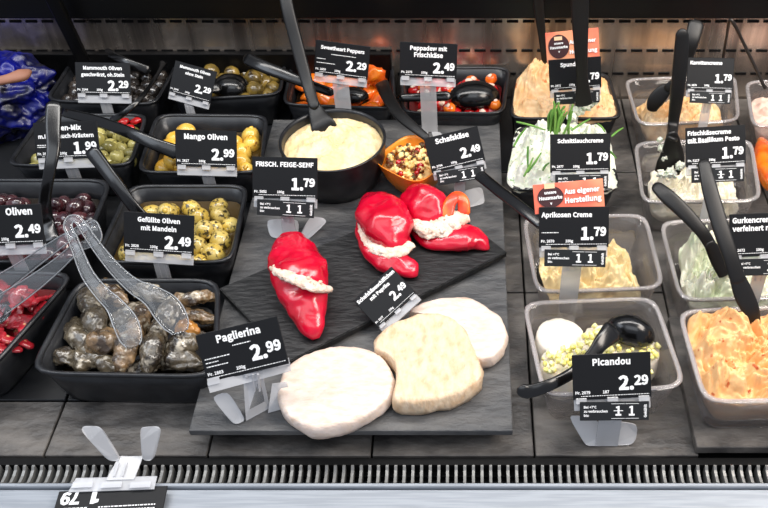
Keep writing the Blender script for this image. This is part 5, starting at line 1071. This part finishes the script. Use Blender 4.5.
server('serving_spoon', 'thin shiny arched server rising from the mixed olives to the black olives', [(163, 64, .075, 8, 6), (160, 70, .078, 4, 3), (150, 86, .082, 4, 3), (138, 101, .082, 5, 3), (124, 113, .074, 6, 3), (112, 121, .060, 8, 3)], m='blackgloss', up=Vector((.5, -.4, .7)))
server('serving_spoon', 'black tapered server lying across the back rim of the black olives', [(104, 50, .078, 9, 5), (116, 57, .078, 8, 4), (130, 63, .074, 8, 4), (147, 70, .062, 10, 4)], m='blackgloss')
def residue(label_start, pts):
    r = [o for o in COL.objects if o.get('label', '').startswith(label_start)][0]
    bm = bmesh.new()
    for i, (x, y, z, rad) in enumerate(pts): blob(bm, P(x, y, z), rad*mpp(x, y, z), seed=i, amp=.6, ns=2, sub=4)
    obj('cream_residue', bm, M['chive'], r)
residue('broad black knife', [(578, 110, .080, 5), (584, 106, .082, 6), (590, 101, .084, 6), (596, 99, .084, 4), (572, 116, .078, 4), (589, 94, .088, 4)])
residue('black spatula standing upright', [(662, 148, .092, 3.5), (664, 157, .08, 3), (660, 140, .10, 2.5), (680, 166, .074, 4), (671, 173, .064, 5), (661, 174, .062, 4)])
# clear tongs
def tongs(label, loop, arms, heads, z):
    root = empty('serving_tongs', P(*loop[0][:2], 0), label, 'tongs')
    for part, paths in (('spring', [loop]), ('arm', arms)):
        for pth in paths:
            bm = bmesh.new(); sweep(bm, [(P(x, y, zz), w*mpp(x, y, zz), t*mpp(x, y, zz)) for x, y, zz, w, t in pth], up=Vector((.3, -.5, .8)).normalized(), sq=4, n=14, sub=8)
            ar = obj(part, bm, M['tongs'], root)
            bm = bmesh.new(); Q = cat([(*P(x, y, zz), w*mpp(x, y, zz)) for x, y, zz, w, t in pth], 8)
            for sg in (-1, 1):
                pl = []
                for i in range(len(Q)):
                    c = Vector(Q[i][:3]); t = (Vector(Q[min(len(Q)-1, i+1)][:3])-Vector(Q[max(0, i-1)][:3])).normalized()
                    pl.append((c+t.cross(Vector((.3, -.5, .8)).normalized()).normalized()*(sg*Q[i][3]*.52), .0011, .0028))
                sweep(bm, pl, n=8, sub=1)
            obj('edge_highlight', bm, M['tongglint'], ar)  # thin strips added along both sides as painted edge highlights
    for x, y, zz, rx, ry, an in heads:
        bm = bmesh.new(); k = mpp(x, y, zz); c = P(x, y, zz); Rm = Matrix.Rotation(radians(an), 3, 'Z'); n = 32; rings = []
        for f, h in ((1, 0), (.93, -.0), (.8, -.004), (.5, -.008), (.1, -.0095)):
            rings.append([c+Rm @ Vector((cos(2*pi*i/n)*rx*k*f, sin(2*pi*i/n)*ry*k*f, h)) for i in range(n)])
        rings2 = [[p+Vector((0, 0, -.0012)) for p in r] for r in reversed(rings)]
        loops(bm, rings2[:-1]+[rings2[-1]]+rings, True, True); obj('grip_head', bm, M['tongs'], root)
tongs('clear plastic tongs lying with both heads in the leaf rolls', [(72, 236, .14, 7, 2), (68, 226, .145, 7, 2), (71, 219, .148, 7, 2), (78, 220, .147, 7, 2), (84, 228, .143, 7, 2)],
      [[(72, 236, .14, 8, 2), (78, 252, .128, 9, 2.5), (88, 275, .112, 11, 2.5), (102, 293, .098, 13, 2.5), (115, 306, .090, 16, 2), (125, 322, .082, 22, 2), (131, 338, .072, 20, 2), (133, 346, .068, 12, 2)],
       [(84, 228, .143, 8, 2), (98, 248, .126, 9, 2.5), (116, 270, .110, 11, 2.5), (134, 286, .098, 14, 2.5), (152, 296, .090, 20, 2), (166, 308, .082, 27, 2), (176, 323, .074, 24, 2), (180, 332, .070, 14, 2)]],
      [], .1)
tongs('clear plastic tongs lying towards the left edge over the red strips', [(66, 238, .135, 7, 2), (76, 232, .138, 7, 2), (90, 224, .14, 8, 2), (95, 228, .14, 8, 2), (96, 240, .13, 8, 2), (76, 248, .125, 7, 2)],
      [[(68, 237, .135, 9, 2.5), (45, 253, .120, 12, 2.5), (20, 271, .102, 15, 2.5), (-8, 290, .085, 20, 2.5)],
       [(78, 246, .13, 9, 2.5), (56, 266, .112, 12, 2.5), (30, 286, .096, 16, 2.5), (0, 306, .080, 20, 2.5)]],
      [(-18, 300, .075, 20, 16, 30), (-10, 316, .072, 20, 16, 30)], .1)

# ================================================================== BLUE BAG
bm = bmesh.new(); c = P(8, 108, .045)
blob(bm, (c.x-.02, c.y+.035, .045), .060, seed=5, amp=.35, ns=1.2, sub=6, sc3=(1.3, 1.1, .9))
for v in bm.verts:
    v.co += (v.co-c).normalized()*(abs(noise.noise(v.co*22))*.012)
    v.co.z = max(v.co.z, .0006); v.co.y = min(v.co.y, WY-.004); 
tag(obj('plastic_bag', bm, M['blue']), 'crumpled shiny dark blue plastic bag in the back left corner beside the post', 'bag')
pp = [(P(-6, 82, .13), .012, .010), (P(8, 79, .132), .012, .010), (P(22, 75, .13), .016, .012), (P(28, 72, .128), .010, .008)]
bm = bmesh.new(); sweep(bm, pp, n=14); tag(obj('wooden_handle', bm, M['bone']), 'pale pinkish rounded stick lying on the blue bag', 'stick')

# ================================================================== LIGHTS
def area(name, loc, tgt, size, sy, power, col):
    l = bpy.data.lights.new(name, 'AREA'); l.shape = 'RECTANGLE'; l.size = size; l.size_y = sy; l.energy = power; l.color = col
    o = bpy.data.objects.new(name, l); COL.objects.link(o); o.location = loc
    o.rotation_euler = (Vector(tgt)-Vector(loc)).to_track_quat('-Z', 'Y').to_euler(); o['kind'] = 'helper'
area('case_light', (.0, .86, .95), (0, .80, 0), 1.8, .10, 12, (1, .97, .93))
area('warm_right_fill', (.75, .55, .95), (.3, .75, 0), .6, .4, 11, (1, .90, .80))  # added fill that warms and lifts the right side, not a lamp of the counter
area('cool_left_fill', (-.95, .55, .95), (-.4, .8, 0), .6, .4, 3, (.82, .90, 1))  # added fill for glints and a bluish tint on the left tubs and handles
area('room_light', (-.2, -.2, 1.8), (-.1, .5, 0), 1.6, .8, 9, (.90, .95, 1))
w = bpy.data.worlds.new('world'); sc.world = w; w.use_nodes = True
bg = w.node_tree.nodes['Background']; bg.inputs[0].default_value = (.80, .86, 1, 1); bg.inputs[1].default_value = .5

# ================================================================== CAMERA
cam = bpy.data.cameras.new('camera'); co = bpy.data.objects.new('camera', cam); COL.objects.link(co)
co.location = CAM; co.rotation_euler = (pi/2-PITCH, 0, 0)
cam.sensor_width = 36; cam.lens = 36*F/768; cam.shift_x = -(PX0-384)/768; cam.shift_y = 0; cam.clip_start = .01
sc.camera = co
sc.view_settings.view_transform = 'Standard'; sc.view_settings.look = 'None'; sc.view_settings.exposure = 0; sc.view_settings.gamma = 1
sc.view_settings.use_curve_mapping = False
sc.cycles.transparent_max_bounces = 24
